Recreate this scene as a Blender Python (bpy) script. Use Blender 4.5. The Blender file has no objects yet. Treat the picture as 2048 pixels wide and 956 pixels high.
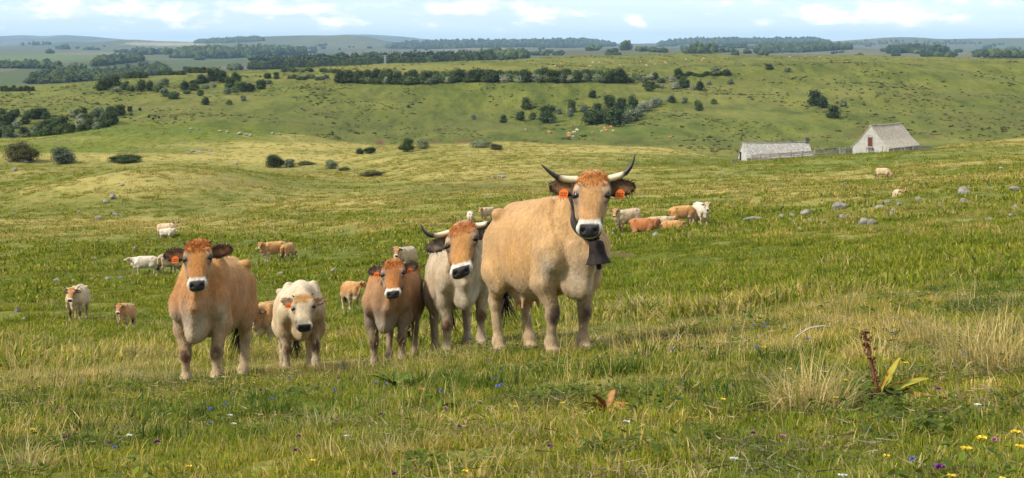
import bpy, math, random
import numpy as np
from mathutils import Vector, Matrix
from mathutils.bvhtree import BVHTree
R_ = math.radians
sc = bpy.context.scene
COL = sc.collection
random.seed(7)

# ------------------------------------------------------------------ camera, world, sun, exposure
F_PX, W_PX, HOR = 3000.0, 2048.0, 90.0          # focal length and horizon row, in pixels of the photograph
cam_d = bpy.data.cameras.new('camera')
cam_d.lens = F_PX / W_PX * 36.0
cam_d.sensor_width = 36.0
cam_d.shift_y = -(478.0 - HOR) / W_PX
cam_d.clip_start, cam_d.clip_end = 0.1, 90000.0
cam = bpy.data.objects.new('camera', cam_d)
cam.rotation_euler = (R_(90), 0, 0)
COL.objects.link(cam)
sc.camera = cam

SUN_DIR = Vector((-0.74, -0.38, 0.74)).normalized()      # towards the sun: behind the camera's left shoulder, high
sun_d = bpy.data.lights.new('sun', 'SUN')
sun_d.energy, sun_d.angle, sun_d.color = 3.0, R_(7), (1.0, 0.94, 0.84)
sun = bpy.data.objects.new('sun', sun_d)
sun.rotation_euler = SUN_DIR.to_track_quat('Z', 'Y').to_euler()
sun.location = (-30, -20, 60)
COL.objects.link(sun)

wd = bpy.data.worlds.new('World'); sc.world = wd; wd.use_nodes = True
wn, wl = wd.node_tree.nodes, wd.node_tree.links
wn.clear()
def N(tree, kind, **kw):
    n = tree.nodes.new(kind)
    for k, v in kw.items():
        if k.startswith('i_'):
            key = k[2:]
            n.inputs[int(key) if key.isdigit() else key].default_value = v
        else:
            setattr(n, k, v)
    return n
WT = wd.node_tree
sky = N(WT, 'ShaderNodeTexSky', sky_type='NISHITA', sun_disc=False)
sky.sun_elevation = math.asin(SUN_DIR.z); sky.sun_rotation = math.atan2(SUN_DIR.x, SUN_DIR.y)
sky.altitude, sky.air_density, sky.dust_density, sky.ozone_density = 1200, 1.0, 1.2, 1.0
tc = N(WT, 'ShaderNodeTexCoord')
sep = N(WT, 'ShaderNodeSeparateXYZ'); wl.new(tc.outputs['Generated'], sep.inputs[0])
def wmath(op, a, b=None, clamp=False):
    m = N(WT, 'ShaderNodeMath', operation=op, use_clamp=clamp)
    for i, v in enumerate((a, b)):
        if v is None: continue
        if isinstance(v, (int, float)): m.inputs[i].default_value = v
        else: wl.new(v, m.inputs[i])
    return m.outputs[0]
az = wmath('ARCTAN2', sep.outputs['X'], sep.outputs['Y'])
el = wmath('ARCSINE', sep.outputs['Z'])
def cloud_layer(saz, sel, off, detail, lo, hi):
    cb = N(WT, 'ShaderNodeCombineXYZ')
    wl.new(wmath('MULTIPLY', az, saz), cb.inputs[0]); wl.new(wmath('MULTIPLY', el, sel), cb.inputs[1])
    cb.inputs[2].default_value = off
    nz = N(WT, 'ShaderNodeTexNoise'); nz.inputs['Scale'].default_value = 1.0
    nz.inputs['Detail'].default_value = detail; nz.inputs['Roughness'].default_value = 0.58
    wl.new(cb.outputs[0], nz.inputs['Vector'])
    rp = N(WT, 'ShaderNodeValToRGB')
    rp.color_ramp.elements[0].position, rp.color_ramp.elements[1].position = lo, hi
    wl.new(nz.outputs['Fac'], rp.inputs[0])
    return rp.outputs['Color'], nz.outputs['Fac']
# banks of cumulus where the photograph has them: (azimuth, elevation, breadth, height) in photograph pixels from the eye level
BANKS = [(120, 66, 170, 26, 1.0), (330, 62, 150, 26, 1.0), (530, 78, 130, 22, 1.0), (700, 50, 90, 14, .6), (930, 76, 110, 26, 1.2), (1060, 66, 70, 26, 1.1), (1270, 50, 22, 12, .8), (1660, 56, 100, 24, 1.1), (1790, 62, 120, 30, 1.25), (1890, 48, 60, 16, 1.0), (1960, 84, 120, 14, .9), (1450, 84, 160, 10, .8), (420, 36, 70, 6, .5), (620, 32, 50, 5, .5), (1530, 46, 40, 9, .7)]
mask = None
for bx0, be0, bw, bh, wt in BANKS:
    dx = wmath('DIVIDE', wmath('SUBTRACT', az, math.atan((bx0 - 1024) / F_PX)), bw / F_PX); dy = wmath('DIVIDE', wmath('SUBTRACT', el, be0 / F_PX), bh / F_PX)
    g = wmath('MULTIPLY', wmath('EXPONENT', wmath('MULTIPLY', wmath('ADD', wmath('MULTIPLY', dx, dx), wmath('MULTIPLY', dy, dy)), -1.0)), wt)
    mask = g if mask is None else wmath('MAXIMUM', mask, g)
_, cf = cloud_layer(42.0, 120.0, 3.6, 9, 0.40, 0.60)
_, cf2 = cloud_layer(9.0, 40.0, 6.6, 5, 0.40, 0.60)
up = wmath('MULTIPLY', wmath('SUBTRACT', el, 0.05), 12.0, True)              # unseen half-clouded sky above the frame, added to whiten the fill light
dens = wmath('ADD', wmath('ADD', wmath('MULTIPLY', cf, 1.0), wmath('MULTIPLY', mask, 0.30)), wmath('MULTIPLY', wmath('MULTIPLY', up, cf2), 0.55))
cumulus = wmath('MULTIPLY', wmath('SUBTRACT', dens, 0.61), 5.5, True)
veil, vf = cloud_layer(7.0, 90.0, 9.1, 5, 0.42, 0.72)
low = wmath('MULTIPLY', wmath('SUBTRACT', el, 0.004), 130.0, True)          # clouds thin out right above the hills
cum = wmath('MULTIPLY', cumulus, low)
_, sf = cloud_layer(42.0, 120.0, 3.72, 9, 0.40, 0.60)                        # the same banks seen a little lower: lit tops, grey bases
shade_src = wmath('ADD', wmath('MULTIPLY', wmath('SUBTRACT', wmath('ADD', cf, wmath('MULTIPLY', mask, .25)), .52), 3.2), wmath('MULTIPLY', wmath('SUBTRACT', sf, .5), 2.0), True)
cshade = N(WT, 'ShaderNodeMixRGB'); cshade.inputs[1].default_value = (6.6, 7.1, 7.7, 1); cshade.inputs[2].default_value = (9.4, 9.0, 8.4, 1)
wl.new(shade_src, cshade.inputs[0])
haze_sky = N(WT, 'ShaderNodeMixRGB'); haze_sky.inputs[0].default_value = 0.62
wl.new(sky.outputs[0], haze_sky.inputs[1]); haze_sky.inputs[2].default_value = (5.3, 7.0, 7.8, 1)
m1 = N(WT, 'ShaderNodeMixRGB'); wl.new(wmath('MULTIPLY', veil, 0.28), m1.inputs[0]); wl.new(haze_sky.outputs[0], m1.inputs[1]); m1.inputs[2].default_value = (7.6, 8.4, 8.8, 1)
m2 = N(WT, 'ShaderNodeMixRGB'); wl.new(wmath('MULTIPLY', cum, 0.92), m2.inputs[0]); wl.new(m1.outputs[0], m2.inputs[1]); wl.new(cshade.outputs[0], m2.inputs[2])
bg = N(WT, 'ShaderNodeBackground'); bg.inputs['Strength'].default_value = 0.08
wl.new(m2.outputs[0], bg.inputs['Color'])
wo = N(WT, 'ShaderNodeOutputWorld'); wl.new(bg.outputs[0], wo.inputs['Surface'])

sc.view_settings.view_transform = 'Standard'
sc.view_settings.look = 'None'
sc.view_settings.exposure = 0.95
sc.view_settings.gamma = 1.0
sc.render.engine = 'CYCLES'
cy = sc.cycles
cy.max_bounces, cy.diffuse_bounces, cy.glossy_bounces, cy.transmission_bounces, cy.volume_bounces = 4, 2, 1, 2, 0
cy.use_denoising = True
cy.caustics_reflective = cy.caustics_refractive = False

# ------------------------------------------------------------------ tagging helpers
def tag(o, label=None, cat=None, group=None, kind=None):
    if label: o['label'] = label
    if cat: o['category'] = cat
    if group: o['group'] = group
    if kind: o['kind'] = kind
    return o
def empty(name, loc=(0, 0, 0), rz=0.0):
    o = bpy.data.objects.new(name, None); COL.objects.link(o)
    o.location = loc; o.rotation_euler = (0, 0, rz); o.empty_display_size = 0.2
    return o
def link(name, me, parent=None, mat=None):
    o = bpy.data.objects.new(name, me); COL.objects.link(o)
    if mat is not None and not me.materials: me.materials.append(mat)
    if parent: o.parent = parent
    return o
def copy_tree(o, parent=None):
    c = o.copy(); COL.objects.link(c); c.parent = parent
    for ch in [x for x in bpy.data.objects if x.parent == o]:
        copy_tree(ch, c)
    return c
def np_mesh(name, V, faces_flat, sizes, smooth=True, attrs=None):
    """mesh from numpy arrays: V (n,3), a flat loop index list and the corner count of every face"""
    me = bpy.data.meshes.new(name)
    V = np.asarray(V, np.float32); fl = np.asarray(faces_flat, np.int32).ravel(); sizes = np.asarray(sizes, np.int32)
    me.vertices.add(len(V)); me.vertices.foreach_set('co', V.ravel())
    me.loops.add(len(fl)); me.loops.foreach_set('vertex_index', fl)
    me.polygons.add(len(sizes))
    st = np.concatenate(([0], np.cumsum(sizes)[:-1])).astype(np.int32)
    me.polygons.foreach_set('loop_start', st)
    try: me.polygons.foreach_set('loop_total', sizes)
    except Exception: pass
    me.polygons.foreach_set('use_smooth', np.full(len(sizes), smooth))
    for k, a in (attrs or {}).items():
        a = np.asarray(a, np.float32)
        if a.ndim == 2:
            if a.shape[1] == 3: a = np.concatenate([a, np.ones((len(a), 1), np.float32)], 1)
            at = me.attributes.new(k, 'FLOAT_COLOR', 'POINT'); at.data.foreach_set('color', a.ravel())
        else:
            at = me.attributes.new(k, 'FLOAT', 'POINT'); at.data.foreach_set('value', a)
    me.update(calc_edges=True)
    me.validate()
    return me
class MB:
    """collects boxes, tubes and lathes into ONE mesh"""
    def __init__(s): s.v, s.f = [], []
    def add(s, vs, fs):
        b = len(s.v); s.v += [tuple(p) for p in vs]; s.f += [tuple(b + i for i in f) for f in fs]
    def box(s, c, d, rot=None):
        R = rot or Matrix.Identity(3)
        vs = [Vector(c) + R @ Vector((x * d[0] / 2, y * d[1] / 2, z * d[2] / 2)) for x in (-1, 1) for y in (-1, 1) for z in (-1, 1)]
        s.add(vs, [(0, 1, 3, 2), (4, 6, 7, 5), (0, 4, 5, 1), (2, 3, 7, 6), (0, 2, 6, 4), (1, 5, 7, 3)])
    def bar(s, p, q, w, h):
        p, q = Vector(p), Vector(q); d = (q - p); L = d.length; x = d.normalized()
        y = Vector((0, 0, 1)).cross(x)
        if y.length < 1e-3: y = Vector((0, 1, 0))
        y.normalize(); z = x.cross(y)
        s.box((p + q) / 2, (L, w, h), Matrix((x, y, z)).transposed())
    def tube(s, pts, rad, n=8, cap=True):
        pts = [Vector(p) for p in pts]; rings = []
        prev = None
        for i, p in enumerate(pts):
            t = (pts[min(i + 1, len(pts) - 1)] - pts[max(i - 1, 0)]).normalized()
            a = prev - t * prev.dot(t) if prev is not None else t.orthogonal()
            a.normalize(); prev = a; b = t.cross(a)
            r = rad[i] if hasattr(rad, '__len__') else rad
            rings.append([p + (a * math.cos(2 * math.pi * k / n) + b * math.sin(2 * math.pi * k / n)) * r for k in range(n)])
        vs = [v for rg in rings for v in rg]
        fs = [(i * n + k, i * n + (k + 1) % n, (i + 1) * n + (k + 1) % n, (i + 1) * n + k) for i in range(len(pts) - 1) for k in range(n)]
        if cap: fs += [tuple(range(n))[::-1], tuple((len(pts) - 1) * n + k for k in range(n))]
        s.add(vs, fs)
    def lathe(s, prof, c=(0, 0, 0), n=24):
        vs, fs = [], []
        for r, z in prof:
            vs += [(c[0] + r * math.cos(2 * math.pi * k / n), c[1] + r * math.sin(2 * math.pi * k / n), c[2] + z) for k in range(n)]
        m = len(prof)
        fs = [(i * n + k, i * n + (k + 1) % n, (i + 1) * n + (k + 1) % n, (i + 1) * n + k) for i in range(m - 1) for k in range(n)]
        fs += [tuple(range(n))[::-1], tuple((m - 1) * n + k for k in range(n))]
        s.add(vs, fs)
    def mesh(s, name, smooth=False):
        me = bpy.data.meshes.new(name); me.from_pydata([tuple(v) for v in s.v], [], s.f)
        for p in me.polygons: p.use_smooth = smooth
        me.update(); return me
    def build(s, name, mat, parent=None, smooth=False):
        return link(name, s.mesh(name, smooth), parent, mat)

# ------------------------------------------------------------------ materials
def mat_new(name):
    m = bpy.data.materials.new(name); m.use_nodes = True
    t = m.node_tree; b = t.nodes['Principled BSDF']
    return m, t, b
def noise(t, scale, detail=4, rough=0.55, vec=None, dims='3D'):
    n = N(t, 'ShaderNodeTexNoise'); n.inputs['Scale'].default_value = scale
    n.inputs['Detail'].default_value = detail; n.inputs['Roughness'].default_value = rough
    if vec is not None: t.links.new(vec, n.inputs['Vector'])
    return n.outputs['Fac']
def ramp(t, fac, stops):
    r = N(t, 'ShaderNodeValToRGB'); e = r.color_ramp.elements
    while len(e) < len(stops): e.new(0.5)
    for el_, (p, c) in zip(e, stops):
        el_.position = p; el_.color = (c, c, c, 1) if isinstance(c, (int, float)) else (*c, 1)
    t.links.new(fac, r.inputs[0]); return r.outputs['Color']
def mixc(t, fac, a, b, mode='MIX'):
    m = N(t, 'ShaderNodeMixRGB', blend_type=mode)
    for i, v in enumerate((fac, a, b)):
        if isinstance(v, (int, float)): m.inputs[i].default_value = v if i == 0 else (v, v, v, 1)
        elif isinstance(v, tuple): m.inputs[i].default_value = (*v, 1)
        else: t.links.new(v, m.inputs[i])
    return m.outputs[0]
def mth(t, op, a, b=None, clamp=False):
    m = N(t, 'ShaderNodeMath', operation=op, use_clamp=clamp)
    for i, v in enumerate((a, b)):
        if v is None: continue
        if isinstance(v, (int, float)): m.inputs[i].default_value = v
        else: t.links.new(v, m.inputs[i])
    return m.outputs[0]
def attr(t, name, kind='GEOMETRY'):
    a = N(t, 'ShaderNodeAttribute', attribute_name=name); a.attribute_type = kind
    return a
def bump(t, b, h, strength, dist):
    n = N(t, 'ShaderNodeBump'); n.inputs['Strength'].default_value = strength; n.inputs['Distance'].default_value = dist
    t.links.new(h, n.inputs['Height']); t.links.new(n.outputs[0], b.inputs['Normal'])
def simple_mat(name, c, rough=0.8, var=0.0, scale=20.0, spec=0.3):
    m, t, b = mat_new(name)
    b.inputs['Roughness'].default_value = rough; b.inputs['Specular IOR Level'].default_value = spec
    if var:
        co = N(t, 'ShaderNodeTexCoord').outputs['Object']
        f = noise(t, scale, 5, 0.6, co)
        t.links.new(ramp(t, f, [(0.3, tuple(x * (1 - var) for x in c)), (0.7, tuple(min(1, x * (1 + var)) for x in c))]), b.inputs['Base Color'])
        bump(t, b, f, 0.4, 0.02)
    else: b.inputs['Base Color'].default_value = (*c, 1)
    return m
# ------------------------------------------------------------------ terrain: real heights z(X, Y), metres; the eye is the origin, Y away
def hash2(ix, iy, seed):
    n = (ix.astype(np.int64) * 374761393 + iy.astype(np.int64) * 668265263 + seed * 974711) & 0x7fffffff
    n = ((n ^ (n >> 13)) * 1274126177) & 0x7fffffff
    return ((n ^ (n >> 16)) & 0xffff) / 65535.0
def vnoise(x, y, seed=0):
    x, y = np.asarray(x, float), np.asarray(y, float)
    ix, iy = np.floor(x), np.floor(y); fx, fy = x - ix, y - iy
    fx = fx * fx * fx * (fx * (fx * 6 - 15) + 10); fy = fy * fy * fy * (fy * (fy * 6 - 15) + 10)
    a, b = hash2(ix, iy, seed), hash2(ix + 1, iy, seed)
    c, d = hash2(ix, iy + 1, seed), hash2(ix + 1, iy + 1, seed)
    return (a * (1 - fx) + b * fx) * (1 - fy) + (c * (1 - fx) + d * fx) * fy - 0.5
def fbm(x, y, oct=4, seed=0, gain=0.5):
    s, a = 0, 1.0
    for k in range(oct):
        s = s + a * vnoise(x * 2 ** k + 17.3 * k, y * 2 ** k - 9.1 * k, seed + k); a *= gain
    return s
def sstep(a, b, x):
    t = np.clip((x - a) / (b - a), 0, 1); return t * t * (3 - 2 * t)

PXG = np.arange(-800, 2860, 10.0)
def across(d):
    if isinstance(d, (int, float)): return np.full_like(PXG, float(d))
    k = sorted(d); return np.interp(PXG, k, [d[i] for i in k])
# each row: distance Y, then the drop below the eye (h) or the row of the picture it is seen at (y), across the picture
ROWS = [
 (-8,   'h', 0.6), (0, 'h', {0: 1.15, 1024: 1.08, 2048: 0.98}),
 (6.8,  'h', {0: 1.98, 400: 1.95, 1024: 1.80, 2048: 1.62}),
 (10,   'h', {0: 2.48, 400: 2.45, 700: 2.36, 1100: 2.22, 1500: 2.12, 2048: 1.98}),
 (14,   'h', {0: 3.25, 400: 3.17, 600: 3.12, 780: 3.05, 900: 2.90, 1000: 2.86, 1150: 2.83, 1400: 2.68, 1600: 2.55, 1800: 2.45, 2048: 2.36}),
 (18,   'h', {0: 4.0, 400: 3.95, 600: 3.88, 800: 3.8, 1000: 3.6, 1400: 3.35, 1800: 3.0, 2048: 2.85}),
 (35,   'h', {0: 7.05, 520: 7.0, 800: 6.6, 1024: 6.2, 1400: 5.6, 1800: 5.1, 2048: 4.8}),
 (60,   'y', {0: 635, 300: 628, 600: 600, 1024: 550, 1400: 505, 1800: 465, 2048: 445}),
 (95,   'y', {0: 545, 545: 520, 800: 502, 1024: 482, 1245: 460, 1400: 449, 1800: 405, 2048: 384}),
 (130,  'y', {0: 490, 330: 476, 560: 470, 800: 452, 950: 440, 1200: 425, 1400: 415, 1800: 384, 2048: 352}),
 (170,  'y', {0: 456, 200: 452, 450: 440, 650: 425, 800: 420, 1000: 408, 1200: 396, 1400: 388, 1800: 364, 2048: 336}),
 (200,  'y', {0: 436, 200: 440, 400: 436, 600: 412, 740: 398, 800: 398, 1000: 390, 1200: 378, 1400: 370, 1600: 363, 1800: 350, 2048: 325}),
 (228,  'y', {-300: 420, 0: 415, 100: 398, 200: 385, 300: 378, 420: 378, 520: 392, 640: 398, 740: 392, 820: 380, 1000: 372, 1200: 362, 1400: 354, 1600: 345, 1800: 335, 2048: 312}),
 (262,  'y', {-300: 390, 0: 375, 80: 358, 150: 343, 300: 328, 400: 325, 500: 344, 600: 362, 740: 376, 820: 362, 1000: 352, 1200: 344, 1400: 338, 1500: 330, 1600: 322, 1700: 314, 1800: 308, 2048: 294}),
 (300,  'y', {-300: 372, 0: 366, 80: 356, 150: 350, 300: 346, 400: 348, 500: 356, 600: 358, 740: 364, 820: 344, 1000: 334, 1200: 328, 1400: 326, 1500: 321, 1600: 315, 1700: 309, 1800: 305, 2048: 288}),
 (335,  'y', {-300: 348, 0: 342, 150: 340, 250: 344, 400: 347, 500: 350, 600: 346, 700: 346, 820: 322, 1000: 314, 1200: 313, 1400: 318, 1500: 320, 1600: 316, 1700: 309, 1800: 305, 2048: 283}),
 (400,  'y', {-300: 324, 0: 320, 200: 320, 400: 320, 600: 324, 700: 319, 800: 305, 1000: 299, 1200: 300, 1340: 306, 1480: 325, 1600: 328, 1800: 309, 2048: 278}),
 (440,  'y', {-300: 306, 0: 300, 200: 298, 270: 292, 400: 292, 560: 296, 700: 308, 800: 300, 1000: 294, 1200: 297, 1350: 305, 1480: 330, 1600: 333, 1800: 315, 1850: 306, 2048: 276}),
 (480,  'y', {-300: 288, 0: 278, 150: 272, 200: 264, 270: 251, 400: 255, 560: 266, 680: 288, 740: 298, 1000: 289, 1200: 294, 1350: 303, 1480: 334, 1600: 338, 1800: 322, 1850: 308, 2048: 275}),
 (600,  'y', {-300: 295, 0: 290, 200: 285, 400: 290, 600: 306, 740: 314, 1000: 303, 1200: 298, 1350: 303, 1480: 308, 1600: 312, 1800: 308, 2048: 290}),
 (700,  'y', {-300: 280, 0: 278, 200: 258, 400: 252, 600: 266, 740: 290, 1000: 281, 1200: 276, 1350: 282, 1480: 294, 1600: 296, 1800: 288, 2048: 272}),
 (850,  'y', {-300: 225, 0: 222, 200: 218, 400: 212, 600: 212, 800: 222, 1000: 222, 1200: 226, 1400: 228, 1600: 218, 1800: 212, 2048: 198}),
 (1000, 'y', {-300: 192, 0: 190, 200: 178, 400: 178, 600: 163, 700: 163, 1000: 162, 1200: 166, 1300: 172, 1400: 162, 1600: 150, 1800: 142, 2048: 138}),
 (1080, 'y', {-300: 182, 0: 181, 200: 166, 400: 152, 600: 147, 700: 139, 1000: 133, 1200: 137, 1400: 134, 1600: 126, 1800: 124, 2048: 125}),
 (1500, 'y', {-300: 190, 0: 184, 200: 170, 400: 148, 640: 136, 700: 133, 1000: 122, 1200: 112, 1400: 110, 2048: 118}),
 (1900, 'y', {-300: 192, 0: 190, 200: 182, 400: 166, 640: 150, 1000: 132, 1200: 124, 1400: 120, 2048: 126}),
 (3000, 'y', {-300: 155, 0: 152, 300: 150, 600: 136, 1000: 122, 1400: 118, 2048: 119}),
 (6000, 'y', {-300: 116, 0: 116, 600: 113, 1000: 107, 1200: 105, 1400: 104, 2048: 106}),
 (10500,'y', {-300: 98, 0: 98, 400: 99, 800: 97, 1000: 95, 2048: 98}),
 (14000,'y', {-300: 90, 0: 92, 60: 88, 130: 83, 200: 84, 255: 79, 320: 83, 390: 85, 440: 80, 520: 73, 600: 70, 700: 70, 735: 74, 775: 84, 840: 86, 900: 82, 1000: 79, 1080: 78, 1170: 82, 1220: 88, 1290: 90, 1350: 83, 1430: 76, 1600: 77, 1660: 84, 1720: 80, 1790: 75, 1880: 79, 1950: 77, 2048: 75, 2300: 80}),
 (17000,'y', {-300: 97, 2300: 97}),
 (26000,'y', {-300: 80, 0: 73, 40: 71, 90: 73, 125: 70, 180: 73, 240: 79, 330: 85, 600: 84, 680: 70, 740: 69, 800: 73, 870: 80, 960: 86, 1500: 88, 2300: 88}),
 (30000,'y', {-300: 100, 2300: 100}),
]
_KY = np.array([r[0] for r in ROWS], float)
_KH = np.array([across(r[2]) if r[1] == 'h' else (across(r[2]) - HOR) / F_PX * r[0] for r in ROWS])     # drop below the eye
LY = np.linspace(math.log(2.0), math.log(30000.0 + 10), 900)      # rows of the table: ln(Y + 10)
YG = np.exp(LY) - 10
def pchip(x, y, q):
    h = np.diff(x); d = np.diff(y) / h
    m = np.zeros_like(y); m[0], m[-1] = d[0], d[-1]
    same = d[:-1] * d[1:] > 0
    w1, w2 = 2 * h[1:] + h[:-1], h[1:] + 2 * h[:-1]
    with np.errstate(divide='ignore', invalid='ignore'):
        hm = (w1 + w2) / (w1 / d[:-1] + w2 / d[1:])
    m[1:-1] = np.where(same, hm, 0)
    i = np.clip(np.searchsorted(x, q) - 1, 0, len(x) - 2)
    t = np.clip((q - x[i]) / h[i], 0, 1)
    return (y[i] * (1 + 2 * t) * (1 - t) ** 2 + h[i] * m[i] * t * (1 - t) ** 2 + y[i + 1] * t * t * (3 - 2 * t) + h[i] * m[i + 1] * t * t * (t - 1))
TAB = np.stack([pchip(_KY, _KH[:, j], YG) for j in range(len(PXG))])          # (px, Y)
def blur(a, n, ax):
    k = np.exp(-0.5 * (np.arange(-3 * n, 3 * n + 1) / n) ** 2); k /= k.sum()
    p = np.apply_along_axis(lambda v: np.convolve(np.pad(v, 3 * n, mode='edge'), k, 'valid'), ax, a)
    return p
TABs = blur(TAB, 4, 0)
far = np.clip((YG - 9000) / 3000, 0, 1)[None, :]
TAB = TABs * (1 - far) + blur(TAB, 1, 0) * far
KNOLLS = [(480, 7200, 20, 330, 800), (740, 2700, 9, 230, 300), (235, 4300, 16, 110, 400), (1600, 7200, 20, 330, 700), (1150, 4600, 16, 260, 500), (60, 6500, 10, 500, 600), (1830, 5200, 12, 160, 400)]      # (column, distance, height, breadth, depth)
def ground(X, Y):
    X, Y = np.asarray(X, float), np.asarray(Y, float)
    px = 1024 + F_PX * X / np.maximum(Y, 5.0)
    a = np.clip((px - PXG[0]) / 10.0, 0, len(PXG) - 1.001); b = np.clip((np.log(np.maximum(Y + 10, 2.0)) - LY[0]) / (LY[1] - LY[0]), 0, len(LY) - 1.001)
    i, j = a.astype(int), b.astype(int); fa, fb = a - i, b - j
    h = (TAB[i, j] * (1 - fa) + TAB[i + 1, j] * fa) * (1 - fb) + (TAB[i, j + 1] * (1 - fa) + TAB[i + 1, j + 1] * fa) * fb
    n = 0.07 * fbm(X * 0.9, Y * 0.9, 3, 3) * sstep(1, 6, Y + 4)
    n = n + 0.5 * fbm(X / 9, Y / 9, 2, 11) * sstep(22, 90, Y) + 1.7 * fbm(X / 62, Y / 34, 3, 21) * sstep(90, 300, Y)
    n = n + 9.0 * (fbm(X / 130 + Y / 260, Y / 170 - X / 500, 3, 31) - .25 * np.abs(fbm(X / 60 + Y / 90, Y / 300, 2, 35))) * sstep(520, 760, Y) * (1 - 0.75 * sstep(950, 1150, Y)) + 15 * fbm(X / 600, Y / 1100, 3, 41) * sstep(2300, 4500, Y)
    for hx, hy, ha, wx, wy in KNOLLS: n = n + ha * np.exp(-((X - (hx - 1024) / F_PX * hy) / wx) ** 2 - ((Y - hy) / wy) ** 2)
    n = n - 1.0 * np.exp(-((X - 29.2) / 8.0) ** 2 - ((Y - 113.0) / 6.0) ** 2)              # the lip of rock that hides a cow's legs
    pxv = 1024 + F_PX * X / np.maximum(Y, 5.0)
    n = n * (1 - sstep(1420, 1490, pxv) * sstep(1900, 1830, pxv) * sstep(240, 275, Y) * sstep(370, 335, Y))      # levelled yard round the barns
    return -h + n
def gz(X, Y): return float(ground(np.array([X]), np.array([Y]))[0])
YM = np.exp(np.linspace(math.log(4.0), math.log(27000.0), 2600))
def at(px, py, ymin=4.0):
    """the point of the ground seen at a pixel"""
    X = (px - 1024) / F_PX * YM; z = ground(X, YM)
    y = HOR - z / YM * F_PX
    ok = np.nonzero((y <= py) & (YM >= ymin))[0]
    i = ok[0] if len(ok) else int(np.argmin(np.where(YM >= ymin, y, 1e9)))      # nothing there: the skyline
    if len(ok) and i > 0 and y[i - 1] > py and YM[i - 1] >= ymin:
        f = (y[i - 1] - py) / (y[i - 1] - y[i] + 1e-9); Y = YM[i - 1] + f * (YM[i] - YM[i - 1])
    else: Y = YM[i]
    X = (px - 1024) / F_PX * Y
    return X, Y, gz(X, Y)

# where the sward is dry, bare or lush (colour of the turf itself, and one far sunlit spot painted as dry): ellipses (px, py, rx, ry, amount) laid on the ground
DRY_SUNLIT = [(310, 362, 230, 30, .5), (150, 735, 330, 35, .55), (560, 740, 160, 30, .5), (860, 735, 120, 25, .4), (1300, 690, 200, 30, .35), (1640, 640, 180, 40, .25), (120, 880, 160, 60, .25),
       (300, 448, 420, 12, .8), (650, 405, 160, 12, .7), (300, 332, 180, 5, .5), (1050, 385, 200, 12, .45), (1500, 380, 200, 8, .6), (1850, 355, 300, 5, .9),
       (1000, 345, 420, 30, .5), (600, 320, 300, 10, .6), (1200, 300, 360, 9, .7), (400, 330, 200, 9, .45), (60, 325, 150, 7, .4), (600, 292, 160, 8, .7), (300, 275, 330, 4, .2),
       (620, 272, 130, 5, .4), (1950, 285, 180, 6, .6), (760, 135, 340, 6, .9), (420, 150, 180, 4, .6), (600, 155, 90, 6, .7), (350, 215, 130, 16, .4), (1250, 122, 260, 6, .35), (1750, 118, 320, 5, .4),
       (1400, 180, 260, 18, .35), (1700, 185, 260, 12, .3), (1550, 250, 220, 14, .2), (1440, 300, 60, 6, .5), (900, 215, 300, 18, .15), (140, 205, 190, 10, .2), (1650, 470, 380, 14, .25), (1800, 430, 200, 18, .3), (330, 88, 90, 4, 1.4)]  # last ellipse: a sunlit spot on the far hills, painted as pale turf
LUSH = [(1600, 340, 260, 14, .8), (1750, 320, 200, 12, .7), (1350, 520, 420, 60, .6), (1700, 520, 260, 40, .5), (300, 560, 280, 60, .35), (650, 560, 200, 50, .5), (330, 262, 260, 12, 1.0), (120, 300, 200, 10, .7), (1500, 250, 170, 14, .5),
        (1250, 262, 160, 10, .6), (1560, 880, 240, 60, .4), (700, 830, 420, 70, .45), (1300, 860, 300, 60, .35), (60, 115, 200, 8, .9), (450, 890, 260, 50, .3)]
BROWN = [(1150, 280, 300, 10, .25), (800, 245, 260, 22, .45), (2000, 235, 160, 40, .35), (660, 235, 110, 18, .3), (1900, 200, 220, 22, .35), (1500, 165, 160, 14, .3), (1600, 130, 200, 6, .3), (180, 190, 200, 6, .0), (140, 405, 240, 16, .6), (480, 362, 150, 20, .6), (900, 372, 260, 14, .5), (1180, 352, 200, 10, .45)]
SOIL = [(760, 286, 7, 7, 1.2), (935, 282, 22, 3, 1.0), (870, 284, 14, 2, .9), (1240, 510, 36, 6, .9), (1715, 268, 22, 2, .9), (1880, 269, 26, 2, .9), (1200, 606, 20, 6, .7), (285, 210, 8, 2, .6)]
def ell(L, px, py):
    s = np.zeros_like(px)
    for a, b, rx, ry, w in L: s = np.maximum(s, w * np.exp(-((px - a) / rx) ** 2 - ((py - b) / ry) ** 2))
    return s
def cover(X, Y, Z):
    """dryness (with the painted sunlit spot), lushness, heath-brown and bare soil of the turf at a point"""
    Yc = np.maximum(Y, 4.0)
    px, py = 1024 + F_PX * X / Yc, HOR - Z / Yc * F_PX
    n1 = fbm(X / 3.1, Y / 3.1, 4, 51); n2 = fbm(X / 0.75, Y / 0.75, 3, 61); n3 = fbm(X / 26, Y / 26, 4, 71)
    wn = sstep(10, 160, Y)
    n = (n1 * 0.55 + n2 * 0.6) * (1 - wn) + (n3 * 0.7 + n1 * 0.35) * wn
    relief = fbm(X / 62, Y / 34, 3, 21) * sstep(60, 160, Y) * sstep(560, 480, Y)
    dry = np.clip(0.21 + 0.08 * sstep(90, 200, Y) + 0.75 * n + 0.75 * relief + ell(DRY_SUNLIT, px, py) - 0.55 * ell(LUSH, px, py), 0, 1)
    lush = np.clip(ell(LUSH, px, py) * (0.8 + n1) + 0.2 * n2, 0, 1)
    brown = np.clip(ell(BROWN, px, py) * (0.9 + 1.4 * n3), 0, 1)
    soil = np.clip(ell(SOIL, px, py) * (1.0 + 0.8 * n1), 0, 1)
    return dry, lush, brown, soil

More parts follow.
